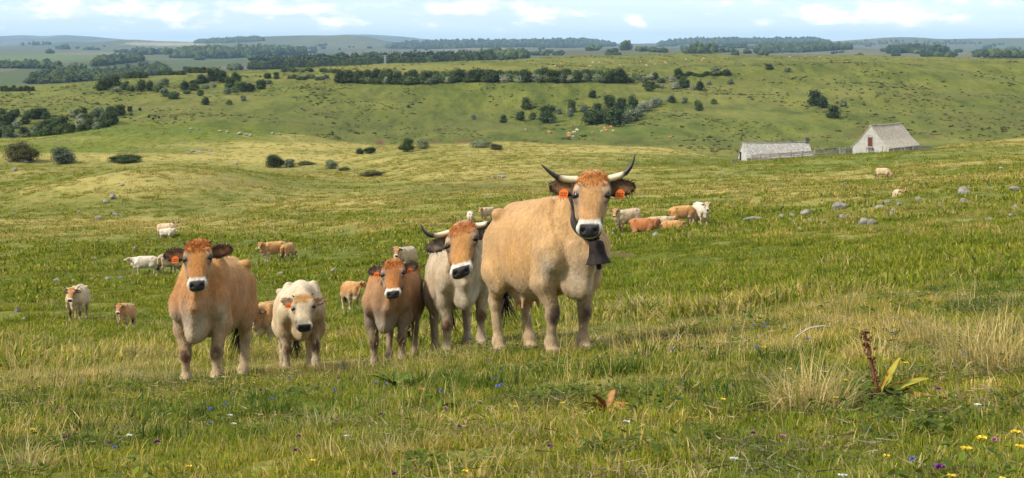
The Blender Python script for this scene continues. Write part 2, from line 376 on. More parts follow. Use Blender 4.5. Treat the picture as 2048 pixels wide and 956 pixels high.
def build_ground():
    u = np.concatenate([np.linspace(-1.3, -0.45, 60)[:-1], np.linspace(-0.45, 0.45, 760), np.linspace(0.45, 1.3, 60)[1:]])
    yr = np.concatenate([np.linspace(-6, 4, 40)[:-1], np.exp(np.linspace(math.log(4.0), math.log(29500.0), 860))])
    U, Yr = np.meshgrid(u, yr, indexing='ij')
    X = U * (Yr + 7 * np.exp(-np.maximum(Yr, 0) / 30.0) + np.where(Yr < 0, 0, 0)); Y = Yr
    Z = ground(X, Y)
    nu, ny = U.shape
    V = np.stack([X, Y, Z], -1).reshape(-1, 3)
    i, j = np.meshgrid(np.arange(nu - 1), np.arange(ny - 1), indexing='ij')
    a = (i * ny + j).ravel()
    Fc = np.stack([a, a + ny, a + ny + 1, a + 1], 1)
    d, l, b, s = cover(V[:, 0], V[:, 1], V[:, 2])
    me = np_mesh('ground', V, Fc, np.full(len(Fc), 4), True, {'dry': d, 'lush': l, 'brown': b, 'soil': s})
    o = link('ground', me, None, ground_material())
    tag(o, 'rolling pasture sloping down to a valley and rising to far hills', 'ground', None, 'structure')
    return o, float(Z.min()), float(Z.max())
GREEN, LUSHG, STRAW, BROWNC, SOILC = (0.112, 0.128, 0.015), (0.088, 0.140, 0.012), (0.38, 0.305, 0.095), (0.066, 0.064, 0.018), (0.11, 0.055, 0.03)
def ground_material():
    m, t, b = mat_new('turf')
    b.inputs['Roughness'].default_value = 0.95; b.inputs['Specular IOR Level'].default_value = 0.1
    pos = N(t, 'ShaderNodeNewGeometry').outputs['Position']
    sp = N(t, 'ShaderNodeSeparateXYZ'); t.links.new(pos, sp.inputs[0])
    A = {k: attr(t, k).outputs['Fac'] for k in ('dry', 'lush', 'brown', 'soil')}
    fine = noise(t, 3.2, 6, 0.65, pos); mid = noise(t, 0.45, 6, 0.62, pos); big = noise(t, 0.035, 7, 0.6, pos); huge = noise(t, 0.006, 6, 0.6, pos)
    g = mixc(t, A['lush'], GREEN, LUSHG)
    g = mixc(t, ramp(t, big, [(0.38, 0.0), (0.64, 0.55)]), g, (0.09, 0.105, 0.026))
    tex = mth(t, 'ADD', mth(t, 'MULTIPLY', mth(t, 'SUBTRACT', mid, 0.5), 1.5), mth(t, 'MULTIPLY', mth(t, 'SUBTRACT', fine, 0.5), 1.3))
    tex = mth(t, 'ADD', tex, mth(t, 'MULTIPLY', mth(t, 'SUBTRACT', huge, 0.5), 0.9))
    dry = mth(t, 'ADD', A['dry'], tex, True)
    c = mixc(t, mth(t, 'MULTIPLY', dry, 0.85), g, STRAW)
    c = mixc(t, mth(t, 'MULTIPLY', A['brown'], ramp(t, big, [(0.35, 0.3), (0.6, 1.0)])), c, BROWNC)
    # far slope: coarser, greener pasture with dark tufts
    slope = mth(t, 'MULTIPLY', mth(t, 'SUBTRACT', sp.outputs[1], 500.0), 0.008, True)
    st = N(t, 'ShaderNodeMapping'); st.inputs['Scale'].default_value = (1.0, .22, .5); t.links.new(pos, st.inputs[0])
    tuf = noise(t, .10, 9, .72, st.outputs[0]); tuf2 = noise(t, .33, 5, .7, st.outputs[0])
    sc_ = mixc(t, ramp(t, tuf, [(.40, 0.0), (.62, 1.0)]), (.050, .068, .009), (.124, .134, .020))
    sc_ = mixc(t, mth(t, 'MULTIPLY', dry, .5), sc_, (.235, .205, .055))
    sc_ = mixc(t, mth(t, 'MULTIPLY', A['lush'], .6), sc_, (.080, .125, .012))
    sc_ = mixc(t, mth(t, 'MULTIPLY', A['brown'], ramp(t, tuf, [(.42, .25), (.58, .9)])), sc_, (.050, .046, .017))
    sc_ = mixc(t, ramp(t, tuf2, [(.56, 0.0), (.68, .55)]), sc_, (.040, .050, .012))
    c = mixc(t, slope, c, sc_)
    # far plain: a patchwork of pastures and moor
    vor = N(t, 'ShaderNodeTexVoronoi'); vor.inputs['Scale'].default_value = 0.0016
    cb = N(t, 'ShaderNodeCombineXYZ'); t.links.new(sp.outputs[0], cb.inputs[0]); t.links.new(mth(t, 'MULTIPLY', sp.outputs[1], 0.16), cb.inputs[1])
    t.links.new(cb.outputs[0], vor.inputs['Vector'])
    sv = N(t, 'ShaderNodeSeparateColor'); t.links.new(vor.outputs['Color'], sv.inputs[0])
    fld = ramp(t, sv.outputs[0], [(0.0, (0.050, 0.062, 0.022)), (0.35, (0.095, 0.090, 0.042)), (0.6, (0.055, 0.085, 0.022)), (0.85, (0.155, 0.13, 0.068)), (1.0, (0.070, 0.085, 0.034))])
    fld = mixc(t, ramp(t, noise(t, 0.0060, 7, 0.68, cb.outputs[0]), [(0.42, 0.0), (0.60, 0.9)]), fld, (0.078, 0.075, 0.04))
    fld = mixc(t, mth(t, 'MULTIPLY', A['lush'], 0.6), fld, (0.11, 0.20, 0.05))
    fld = mixc(t, mth(t, 'SUBTRACT', A['dry'], 0.75, True), fld, (0.75, 0.62, 0.32))  # pale straw tone paints the patch of sunlight into the far hills
    farf = mth(t, 'MULTIPLY', mth(t, 'SUBTRACT', sp.outputs[1], 1700.0), 0.0012, True)
    c = mixc(t, farf, c, fld)
    c = mixc(t, A['soil'], c, SOILC)
    t.links.new(c, b.inputs['Base Color'])
    hb = mth(t, 'ADD', mth(t, 'MULTIPLY', mid, 1.0), mth(t, 'MULTIPLY', fine, 0.35))
    bump(t, b, hb, 0.9, 0.7)
    return m
GROUND, Z_LOW, Z_HIGH = build_ground()

# haze: the blue air over the plateau
def build_haze():
    hb = MB(); z0, z1 = Z_LOW - 1.0, max(Z_HIGH, 0) + 45.0
    hb.box((0, 11900, (z0 + z1) / 2), (90000, 36200, z1 - z0)); o = hb.build('haze', None)
    m = bpy.data.materials.new('haze'); m.use_nodes = True; t = m.node_tree; t.nodes.clear()
    v = N(t, 'ShaderNodeVolumePrincipled'); v.inputs['Color'].default_value = (0.44, 0.69, 1.0, 1)
    v.inputs['Density'].default_value = 3.2e-5; v.inputs['Anisotropy'].default_value = 0.0
    out = N(t, 'ShaderNodeOutputMaterial'); t.links.new(v.outputs[0], out.inputs['Volume'])
    o.data.materials.clear(); o.data.materials.append(m)
    tag(o, 'pale blue haze lying over the far hills', 'haze', None, 'stuff')
build_haze()
# ------------------------------------------------------------------ cattle: one smooth body from blended volumes, then horns, eyes, tags and hair as parts
def surface_nets(Fv, org, h):
    S = Fv < 0
    nx, ny, nz = Fv.shape
    c = np.zeros((nx - 1, ny - 1, nz - 1), np.int8)
    offs = [(a, b, d) for a in (0, 1) for b in (0, 1) for d in (0, 1)]
    for a, b, d in offs: c += S[a:nx - 1 + a, b:ny - 1 + b, d:nz - 1 + d]
    I = np.argwhere((c > 0) & (c < 8))
    vals = np.stack([Fv[I[:, 0] + a, I[:, 1] + b, I[:, 2] + d] for a, b, d in offs], 1)
    P = np.zeros((len(I), 3)); cnt = np.zeros(len(I))
    O = np.array(offs, float)
    for p in range(8):
        for q in range(p + 1, 8):
            if np.abs(O[p] - O[q]).sum() != 1: continue
            a, b = vals[:, p], vals[:, q]; m = (a < 0) != (b < 0)
            t = np.where(m, a / np.where(m, a - b, 1), 0)
            P += np.where(m[:, None], O[p] + t[:, None] * (O[q] - O[p]), 0); cnt += m
    P = (I + P / cnt[:, None]) * h + org
    idx = -np.ones(c.shape, np.int64); idx[I[:, 0], I[:, 1], I[:, 2]] = np.arange(len(I))
    faces = []
    for ax in range(3):
        sl0 = [slice(None)] * 3; sl1 = [slice(None)] * 3; sl0[ax] = slice(0, -1); sl1[ax] = slice(1, None)
        a, b = S[tuple(sl0)], S[tuple(sl1)]
        E = np.argwhere(a != b); u, v = [k for k in range(3) if k != ax]
        E = E[(E[:, u] > 0) & (E[:, v] > 0) & (E[:, u] < c.shape[u]) & (E[:, v] < c.shape[v])]
        def cell(du, dv):
            K = E.copy(); K[:, u] -= du; K[:, v] -= dv; return idx[K[:, 0], K[:, 1], K[:, 2]]
        Q = np.stack([cell(1, 1), cell(0, 1), cell(0, 0), cell(1, 0)], 1)
        ins = S[E[:, 0], E[:, 1], E[:, 2]]
        if ax == 1: ins = ~ins
        Q[~ins] = Q[~ins][:, ::-1]
        faces.append(Q)
    Q = np.concatenate(faces); Q = Q[(Q >= 0).all(1)]
    return P, Q
def rotm(yaw=0, pitch=0, roll=0):
    """columns: x forward, y left, z up; yaw turns left, pitch raises the nose, roll tips the left side up"""
    cy_, sy = math.cos(R_(yaw)), math.sin(R_(yaw)); cp, sp = math.cos(R_(pitch)), math.sin(R_(pitch)); cr, sr = math.cos(R_(roll)), math.sin(R_(roll))
    Rz = np.array([[cy_, -sy, 0], [sy, cy_, 0], [0, 0, 1]]); Ry = np.array([[cp, 0, -sp], [0, 1, 0], [sp, 0, cp]]); Rx = np.array([[1, 0, 0], [0, cr, -sr], [0, sr, cr]])
    return Rz @ Rx @ Ry
class Sculpt:
    """volumes joined with soft seams; all in cow space: x forward, y left, z up, metres"""
    def __init__(s): s.p = []
    def bone(s, p, q, a, b, k=0.05, side=(0, 1, 0), frame=None, op='+'):
        """tapered limb from p to q; a, b = (half width along side, half depth across)"""
        s.p.append(dict(t='bone', p=np.array(p, float), q=np.array(q, float), a=a, b=b, k=k, side=np.array(side, float), fr=frame, op=op))
    def ell(s, c, r, k=0.05, frame=None, R=None, op='+'):
        s.p.append(dict(t='ell', c=np.array(c, float), r=np.array(r, float), k=k, fr=frame, R=R, op=op))
    def loft(s, st, k=0.05, frame=None, e=2.0):
        """along local x: rows of (x, y, z centre, half width, half height)"""
        s.p.append(dict(t='loft', st=np.array(st, float), k=k, fr=frame, e=e, op='+'))
    def bounds(s, d):
        if d['t'] == 'bone':
            r = max(d['a'] + d['b']); lo = np.minimum(d['p'], d['q']) - r; hi = np.maximum(d['p'], d['q']) + r
        elif d['t'] == 'ell':
            r = d['r'].max(); lo, hi = d['c'] - r, d['c'] + r
        else:
            st = d['st']; m = st[:, 3:5].max(1)
            lo = (st[:, :3] - m[:, None]).min(0); hi = (st[:, :3] + m[:, None]).max(0)
        if d['fr'] is not None:
            R, t = d['fr']; cs = np.array([[x, y, z] for x in (lo[0], hi[0]) for y in (lo[1], hi[1]) for z in (lo[2], hi[2])])
            cs = cs @ R.T + t; lo, hi = cs.min(0), cs.max(0)
        return lo, hi
    def dist(s, d, P):
        if d['fr'] is not None:
            R, t = d['fr']; P = (P - t) @ R
        if d['t'] == 'ell':
            L = P - d['c']
            if d['R'] is not None: L = L @ d['R']
            kk = np.sqrt(((L / d['r']) ** 2).sum(-1)); k2 = np.sqrt(((L / d['r'] ** 2) ** 2).sum(-1))
            return kk * (kk - 1) / np.maximum(k2, 1e-6)
        if d['t'] == 'bone':
            p, q = d['p'], d['q']; ax = q - p; L = np.linalg.norm(ax); ax = ax / L
            sd = d['side'] - ax * d['side'].dot(ax); sd /= np.linalg.norm(sd); up = np.cross(ax, sd)
            V = P - p; t = V @ ax; tc_ = np.clip(t / L, 0, 1)
            w = d['a'][0] + (d['b'][0] - d['a'][0]) * tc_; h_ = d['a'][1] + (d['b'][1] - d['a'][1]) * tc_
            o = t - tc_ * L; y, z = V @ sd, V @ up
            mn = np.minimum(w, h_)
            kk = np.sqrt((y / w) ** 2 + (z / h_) ** 2 + (o / mn) ** 2); k2 = np.sqrt((y / w ** 2) ** 2 + (z / h_ ** 2) ** 2 + (o / mn ** 2) ** 2)
            return kk * (kk - 1) / np.maximum(k2, 1e-6)
        st = d['st']; x = P[..., 0]
        xc = np.clip(x, st[0, 0], st[-1, 0])
        y0, z0, w, h_ = (np.interp(xc, st[:, 0], st[:, k]) for k in (1, 2, 3, 4))
        o = x - xc; mn = np.minimum(w, h_); e = d['e']
        a, b, c = np.abs(P[..., 1] - y0) / w, np.abs(P[..., 2] - z0) / h_, np.abs(o) / mn
        kk = (a ** e + b ** e + c ** e) ** (1 / e)
        if e == 2.0: k2 = np.sqrt((a / w) ** 2 + (b / h_) ** 2 + (c / mn) ** 2)
        else: k2 = np.sqrt((a / w) ** 2 + (b / h_) ** 2 + (c / mn) ** 2) / np.maximum(np.sqrt(a * a + b * b + c * c), 1e-6) * kk
        return kk * (kk - 1) / np.maximum(k2, 1e-6)
    def solve(s, h):
        B = [s.bounds(d) for d in s.p]
        lo = np.min([b[0] for b, d in zip(B, s.p) if d['op'] == '+'], 0) - 3 * h; hi = np.max([b[1] for b, d in zip(B, s.p) if d['op'] == '+'], 0) + 3 * h
        n = np.ceil((hi - lo) / h).astype(int) + 1
        Fv = np.full(n, 1.0, np.float32)
        axs = [lo[k] + h * np.arange(n[k]) for k in range(3)]
        for d, (b0, b1) in zip(s.p, B):
            k = d['k']; m = k + 0.06
            i0 = np.clip(((b0 - m - lo) / h).astype(int), 0, n - 1); i1 = np.clip(np.ceil((b1 + m - lo) / h).astype(int) + 1, 0, n)
            if (i1 <= i0).any(): continue
            G = np.stack(np.meshgrid(*[axs[j][i0[j]:i1[j]] for j in range(3)], indexing='ij'), -1)
            D = s.dist(d, G)
            sl = tuple(slice(i0[j], i1[j]) for j in range(3)); A = Fv[sl]
            if d['op'] == '+':
                hh = np.maximum(k - np.abs(A - D), 0) / k
                Fv[sl] = np.minimum(A, D) - hh * hh * k * 0.25
            else:
                D = -D; hh = np.maximum(k - np.abs(A - D), 0) / k
                Fv[sl] = np.maximum(A, D) + hh * hh * k * 0.25
        return surface_nets(Fv, lo, h)

HEADV = np.array([.90, 1.12, 1.0])
def muscles(P, Q, c):
    """ripple the hide a little along its normals, trunk and limbs only"""
    nrm = np.zeros_like(P); fn = np.cross(P[Q[:, 2]] - P[Q[:, 0]], P[Q[:, 3]] - P[Q[:, 1]])
    for k in range(4): np.add.at(nrm, Q[:, k], fn)
    nrm /= np.linalg.norm(nrm, axis=1)[:, None] + 1e-9
    (Rh, poll), _ = cow_frames(c); away = sstep(.22, .42, np.linalg.norm(P - poll - Rh[:, 0] * .2, axis=1))
    a = fbm(P[:, 0] * 7 + P[:, 1] * 3, P[:, 2] * 5 + P[:, 1] * 6, 3, c['seed'] + 40)
    b = np.abs(fbm(P[:, 0] * 15 + P[:, 2] * 2, P[:, 2] * 4.5 + P[:, 1] * 9, 2, c['seed'] + 50))
    return P + nrm * ((.006 * a - .004 * sstep(.10, .0, b)) * away * sstep(.1, .3, P[:, 2]))[:, None]
LEGS = dict(fl=(0, 0), fr=(0, 0), hl=(0, 0), hr=(0, 0))
def cow_frames(c):
    Nk = np.array(c['neck'], float)
    hs = c['hs']
    Rh = rotm(c['hyaw'], c['hpitch'], c['hroll']); Ry = rotm(c['hyaw'], c.get('ypitch', 0), c['hroll'])
    poll = Nk + Ry @ np.array([0.03, 0, 0.09]) * hs
    return (Rh, poll), (Ry, poll)
def lie_legs(S, W, th):
    """folded legs of a lying animal: knees under the chest, thighs spread at the sides"""
    for y in (1, -1):
        S.bone((.45, y * W(.19), .85), (.40, y * W(.22), .60), (.10, .15), (.09, .12), 0.06)
        S.bone((.40, y * W(.22), .58), (.68, y * W(.20), .52), (.07, .07), (.055, .055), 0.05)
        S.bone((.66, y * W(.20), .49), (.40, y * W(.22), .48), (.045, .045), (.05, .05), 0.03)
        S.bone((-.58, y * W(.17), 1.0), (-.40, y * W(.34), .62), (.13, .2), (.12, .16), 0.07)
        S.bone((-.38, y * W(.36), .60), (-.66, y * W(.38), .52), (.08, .10), (.05, .05), 0.05)
        S.bone((-.64, y * W(.38), .49), (-.34, y * W(.40), .47), (.045, .045), (.05, .05), 0.03)
def cow_sculpt(c):
    """c: dict of build and pose"""
    S = Sculpt(); f, w = c['fat'], c['wide']
    def W(x): return x * w
    st = [(-.80, 0, 1.12, W(.12), .11), (-.72, 0, 1.08, W(.21), .21), (-.56, 0, 1.03, W(.275), .29), (-.35, 0, .955 - .01 * f, W(.295), .36 + .01 * f), (-.05, 0, .915 - .02 * f, W(.335), .395 + .02 * f),
          (.20, 0, .915 - .01 * f, W(.315), .385 + .01 * f), (.42, 0, .925, W(.245), .375), (.58, 0, .925, W(.195), .33), (.68, 0, .90, W(.145), .24)]
    S.ell((-.71, 0, 1.258), (.12, .045, .045), 0.10)                                              # root of the tail
    S.loft(st, 0.08, None, 2.3)
    S.bone((-.60, 0, 1.30), (.35, 0, 1.285), (.06, .04), (.07, .05), 0.10)                         # backbone
    for y in (1, -1):
        S.ell((-.49, y * W(.225), 1.255), (.07, .05, .045), 0.07)                                   # hip bones
        S.ell((-.78, y * W(.10), 1.16), (.05, .05, .05), 0.08)
        S.bone((.30, y * W(.16), 1.22), (.50, y * W(.225), .90), (.075, .155), (.085, .13), 0.06)        # shoulder blade
        S.ell((.57, y * W(.205), .84), (.11, .09, .14), 0.08)                                         # shoulder point
    Nk = np.array(c['neck'], float)
    B = np.array((.46, 0, 1.04)); ax = Nk - B; L = np.linalg.norm(ax)
    up = np.array((0, 0, 1.0)); xh = ax / L; yh = np.cross(up, xh); yh /= np.linalg.norm(yh); zh = np.cross(xh, yh)
    Fn = (np.stack([xh, yh, zh], 1), B); hs = c['hs']
    S.loft([(0, 0, -.02, W(.165), .27), (L * .35, 0, 0, W(.13), .225), (L * .7, 0, 0, .102 * hs, .165), (L, 0, -.01, .09 * hs, .125 * hs)], 0.06, Fn, 2.0)
    for y in (1, -1):                                                                          # folds down the side of the neck
        for q, (s0, s1) in enumerate(((.50, .36), (.68, .56))):
            S.bone(B + xh * L * s0 + zh * .10 + yh * y * W(.140 - .035 * q), B + xh * L * s1 - zh * .22 + yh * y * W(.118 - .03 * q), (.014, .012), (.015, .012), 0.04, op='-')
    # dewlap and brisket
    T = Nk + np.array([.02, 0, -.15 * hs]); br = np.array((.64, 0, .61 - .03 * c['dew']))
    S.bone(T, (T + br) / 2 + np.array([.02, 0, -.03]), (.022, .05), (.028, .09), 0.09)
    S.bone((T + br) / 2 + np.array([.02, 0, -.03]), br, (.028, .09), (.055, .12), 0.09)
    S.ell((.57, 0, .62), (.16, W(.125), .15), 0.07)
    S.ell((.68, 0, .57 - .03 * c['dew']), (.065, .05, .065), 0.07)
    # legs
    lg = c['legs']; th = c['thick']
    if c['lie']: lie_legs(S, W, th)
    def t2(a, b): return (a * th, b * th)
    for nm, y in (() if c['lie'] else (('fl', 1), ('fr', -1))):
        dx, lift = lg[nm][:2]; x0 = .40; yl = y * W(.205); yf = y * (W(.178) + c['stance'])
        el, kn, fe, ho = np.array((.38 + dx * .15, yl, .63)), np.array((x0 + .03 + dx * .62, yf, .365 + lift * .5)), np.array((x0 + dx - lift * .45, yf, .13 + lift)), np.array((x0 + .04 + dx - lift * .62, yf, .045 + lift * .85))
        S.bone((.45, yl, .90), el, t2(.095, .16), t2(.104, .135), 0.035)
        S.bone(el, kn + np.array([-.01, 0, .06]), t2(.100, .125), t2(.056, .060), 0.03)
        S.ell(kn, t2(.062, .062) + (.085,), 0.03)
        S.bone(kn, fe, t2(.046, .049), t2(.038, .042), 0.03)
        S.ell(fe, t2(.050, .050) + (.055,), 0.03)
        S.bone(fe, ho, t2(.046, .046), t2(.060, .066), 0.03)
        S.ell(ho + np.array([.01, 0, -.008]), t2(.080, .067) + (.05,), 0.015)
    for nm, y in (() if c['lie'] else (('hl', 1), ('hr', -1))):
        dx, lift = lg[nm][:2]; yf = y * (W(.18) + c['stance'])
        stf = np.array((-.45 + dx * .3, y * W(.215), .70)); hk = np.array((-.72 + dx * .8, yf, .475 + lift * .6)); fe = np.array((-.645 + dx - lift * .3, yf, .135 + lift)); ho = np.array((-.60 + dx - lift * .5, yf, .045 + lift * .85))
        S.bone((-.58, y * W(.17), 1.05), (-.56 + dx * .2, y * W(.20), .77), t2(.125, .22), t2(.12, .21), 0.055)
        S.ell(stf, (.13, .09, .16), 0.09)
        S.bone((-.55 + dx * .25, y * W(.20), .75), hk + np.array([.03, 0, .05]), t2(.105, .175), t2(.054, .075), 0.07)
        S.bone(hk + np.array([-.035, 0, .04]), hk + np.array([.03, 0, -.03]), t2(.048, .058), t2(.048, .062), 0.04)
        S.bone(hk, fe, t2(.046, .058), t2(.039, .043), 0.03)
        S.ell(fe, t2(.056, .054) + (.055,), 0.03)
        S.bone(fe, ho, t2(.047, .047), t2(.060, .066), 0.03)
        S.ell(ho + np.array([.01, 0, -.008]), t2(.080, .066) + (.05,), 0.015)
    # tail
    S.bone((-.80, 0, 1.22), (-.90, 0, 1.10), (.045, .045), (.035, .035), 0.06)
    S.bone((-.90, 0, 1.10), (-.90, .02, .55), (.032, .032), (.018, .018), 0.03)
    if c['udder']:
        S.ell((-.40, 0, .56), (.17, .12, .12), 0.07)
        for x in (-.28, -.42):
            for y in (.07, -.07): S.bone((x - .02, y, .48), (x - .015, y * 1.1, .415), (.019, .019), (.014, .014), 0.02)
    # head: local x from poll to muzzle, z out of the forehead
    (Rh, poll), (Ry, _) = cow_frames(c); hv = hs * HEADV * np.array([1, c['hw'], 1])
    def hloft(st_, k, e=2.0): S.loft([(x * hv[0], y * hv[1], z * hv[2], a * hv[1], b * hv[2]) for x, y, z, a, b in st_], k, (Rh, poll), e)
    def hell(c_, r, k, op='+', R=None): S.ell(np.array(c_) * hv, np.array(r) * hv, k, (Rh, poll), R, op)
    def hbone(p, q, a, b, k, op='+'): S.bone(np.array(p) * hv, np.array(q) * hv, tuple(x * hs for x in a), tuple(x * hs for x in b), k, (0, 1, 0), (Rh, poll), op)
    hloft([(-.03, 0, -.015, .070, .045), (.02, 0, -.02, .100, .070), (.09, 0, -.025, .122, .088), (.16, 0, -.03, .117, .092), (.22, 0, -.035, .101, .088), (.29, 0, -.028, .079, .072),
           (.36, 0, -.018, .068, .058), (.42, 0, -.016, .072, .052), (.47, 0, -.020, .074, .048), (.495, 0, -.026, .060, .038)], 0.03, 2.35)
    hell((0.0, 0, .01), (.055, .085, .045), 0.04)                                              # poll
    hell((.24, 0, -.115), (.10, .062, .055), 0.05)                                             # jaw
    for y in (1, -1):
        hell((.235, y * .066, -.10), (.085, .032, .055), 0.04)                                   # cheeks
        hbone((.10, y * .078, .042), (.160, y * .096, .030), (.026, .022), (.020, .017), 0.03)    # brows
        hell((.182, y * .110, .016), (.030, .016, .017), 0.012, '-')                               # eye sockets
        hell((.208, y * .095, .012), (.028, .014, .012), 0.02)                                    # lower lids
        hell((.463, y * .050, -.008), (.040, .030, .034), 0.03)                                    # nostril pads
    hell((.455, 0, -.058), (.040, .050, .030), 0.02)                                           # lower lip
    hell((.485, 0, -.006), (.032, .048, .034), 0.02)
    for y in (1, -1): hell((.500, y * .037, .014), (.013, .015, .017), 0.010, '-')              # nostrils
    hbone((.44, .06, -.052), (.505, 0, -.046), (.006, .006), (.006, .006), 0.008, '-')
    hbone((.44, -.06, -.052), (.505, 0, -.046), (.006, .006), (.006, .006), 0.008, '-')
    # ears, in the frame that turns but does not nod
    for y, dr in ((1, c['ears'][0]), (-1, c['ears'][1])):
        el_, es = c.get('earlen', .20), c.get('earh', .068)
        base = np.array((.0, y * .100, -.075)); d = np.array((-.12, y * math.cos(R_(dr)), math.sin(R_(dr)))); d /= np.linalg.norm(d)
        up_ = np.array((0, 0, 1.0)); up_ -= d * up_.dot(d); up_ /= np.linalg.norm(up_); nf = np.cross(d, up_) * y
        Re = np.stack([d, nf * y, up_], 1)
        mid = base + d * el_ * .52
        fr = (Ry, poll)
        S.bone(base * hs, (base + d * .06) * hs, (.032 * hs, .032 * hs), (.022 * hs, .045 * hs), 0.03, nf, fr)
        S.ell(mid * hs, np.array((el_ * .53, .024, es * .86)) * hs, 0.02, fr, Re)
        S.ell((base + d * el_ * .42) * hs, np.array((el_ * .30, .024, es)) * hs, 0.02, fr, Re)
        S.ell((mid + np.array([.03, 0, 0]) - d * .004) * hs, np.array((el_ * .40, .020, es * .66)) * hs, 0.012, fr, Re, '-')
        c.setdefault('earinfo', {})[y] = (mid * hs, d, up_, np.array([1., 0, 0]), el_ * hs, es * hs)
    return S
def cow_colors(c, P):
    C = c['coat']; n = len(P)
    def mx(col, a, m): return col + (np.array(a) - col) * np.clip(m, 0, 1)[:, None]
    x, y, z = P.T
    g = lambda p, r: np.exp(-(((P - np.array(p)) / np.array(r)) ** 2).sum(1))
    nz = fbm(x * 5 + 3.1 * z, y * 5 + z * 4.3, 4, c['seed']); nf = fbm(x * 22 + z * 9, y * 22 + z * 15, 3, c['seed'] + 5)
    col = np.tile(np.array(C['base']), (n, 1))
    col = mx(col, C['back'], sstep(1.0, 1.30, z + nz * .15))
    col = mx(col, C['belly'], sstep(.80, .58, z + nz * .12))
    col = mx(col, C['legs'], sstep(.62, .34, z + nz * .10))
    col = mx(col, C['flank'], 1.1 * g((-.05, .33, .88), (.34, .2, .2)) + 1.1 * g((-.05, -.33, .88), (.34, .2, .2)))
    col = mx(col, C['chest'], .9 * g((.70, 0, .72), (.14, .15, .20)))
    for yy in (1, -1): col = mx(col, C['chest'], .8 * g((.58, yy * .25, .74), (.1, .10, .12)))
    for nm, yy in (('fl', 1), ('fr', -1)):
        dx, lift = c['legs'][nm][:2]
        col = mx(col, C['knee'], C['kneeamt'] * 1.3 * g((.50 + dx * .62, yy * (.175 * c['wide'] + c['stance']), .355 + lift * .5), (.085, .06, .085)) * (1 + nf))
    dirt = sstep(.0, .22, fbm(x * 9, y * 11 + z * 7, 3, c['seed'] + 9)) * sstep(.62, .30, z)
    col = mx(col, (.16, .12, .08), .28 * dirt)
    col = mx(col, C['hoof'], sstep(.085, .06, z) * 1.0)
    col = mx(col, C['tail'], sstep(-.86, -.88, x) * sstep(.8, .6, z))
    if c['udder']: col = mx(col, (.50, .26, .17), sstep(.50, .43, z) * (np.abs(y) < .15) * (x < -.2) * (x > -.55))
    (Rh, poll), (Ry, _) = cow_frames(c); hs = c['hs']
    H = (P - poll) @ Rh / (hs * HEADV * np.array([1, c['hw'], 1])); s, hy, hz = H.T; E = (P - poll) @ Ry / hs; ay = np.abs(hy)
    inh = sstep(.30, .20, np.sqrt(hy ** 2 + (hz + .02) ** 2)) * sstep(-.10, .04, s) * (s < .6)
    inh = inh * sstep(-.20, -.10, hz) * (np.abs(E[:, 1]) < .155)
    col = mx(col, C['face'], inh)
    gh = lambda p, r: np.exp(-(((np.stack([s, ay, hz], 1) - np.array(p)) / np.array(r)) ** 2).sum(1)) * inh
    col = mx(col, C['cheek'], .9 * sstep(.02, .07, -hz + .015) * inh * sstep(.05, .16, s))
    col = mx(col, C['brow'], .95 * gh((.128, .094, .03), (.040, .028, .04)) + C['browamt'] * gh((.23, .085, .01), (.06, .03, .04)))
    col = mx(col, C['poll'], sstep(.14, .05, s + nz * .06) * sstep(-.12, .0, s) * inh * (hz > -.09))
    col = mx(col, (.055, .042, .035), 1.5 * gh((.184, .106, .018), (.046, .030, .034)))
    col = mx(col, C['tear'], .75 * gh((.236, .096, .004), (.036, .024, .032)))
    ring = sstep(.405, .428, s + .008 * nf + .030 * sstep(.035, .075, ay) - .012 * sstep(.0, -.05, hz)) * inh
    col = mx(col, C['muzzle'], ring)
    nose = sstep(.446, .458, s + .004 * nf) * sstep(-.036, -.026, hz) * sstep(.066, .056, ay) * inh
    col = mx(col, (.022, .019, .019), nose)
    col = mx(col, (.012, .010, .010), gh((.500, .037, .014), (.016, .017, .02)) * 1.6)
    col = mx(col, (.10, .075, .06), .9 * sstep(.43, .445, s) * np.exp(-((hz + .046) / .007) ** 2) * inh)
    # ears
    Ey = E[:, 1]; Ex, Ez = E[:, 0], E[:, 2]
    ear = np.zeros(n)
    for sgn in (1, -1):
        ei = c['earinfo'][sgn]; L = (P - poll) @ Ry - ei[0]; nn = np.cross(ei[1], ei[2])
        ear = np.maximum(ear, sstep(-.52, -.42, L @ ei[1] / ei[4]) * (np.abs(L @ ei[1]) < ei[4] * .62) * (np.abs(L @ ei[2]) < ei[5] * 1.25) * (np.abs(L @ nn) < .045 * hs))
    col = mx(col, C['ear'], ear)
    for sgn in (1, -1):
        ei = c['earinfo'][sgn]; L = (P - poll) @ Ry - ei[0]
        inn = np.exp(-((L @ ei[1]) / (ei[4] * .34)) ** 2 - ((L @ ei[2]) / (ei[5] * .50)) ** 2) * (L[:, 0] > -.012) * ear
        col = mx(col, C['earin'], C.get('earinamt', .95) * inn * (1 + 1.2 * nf))
    col = col * (1 + .20 * nz + .06 * nf)[:, None]
    return np.clip(col, .004, .9)
def rgb(h):                                           # sRGB hex to linear
    v = np.array([int(h[i:i + 2], 16) for i in (0, 2, 4)]) / 255.0
    return tuple(np.where(v <= .04045, v / 12.92, ((v + .055) / 1.055) ** 2.4))
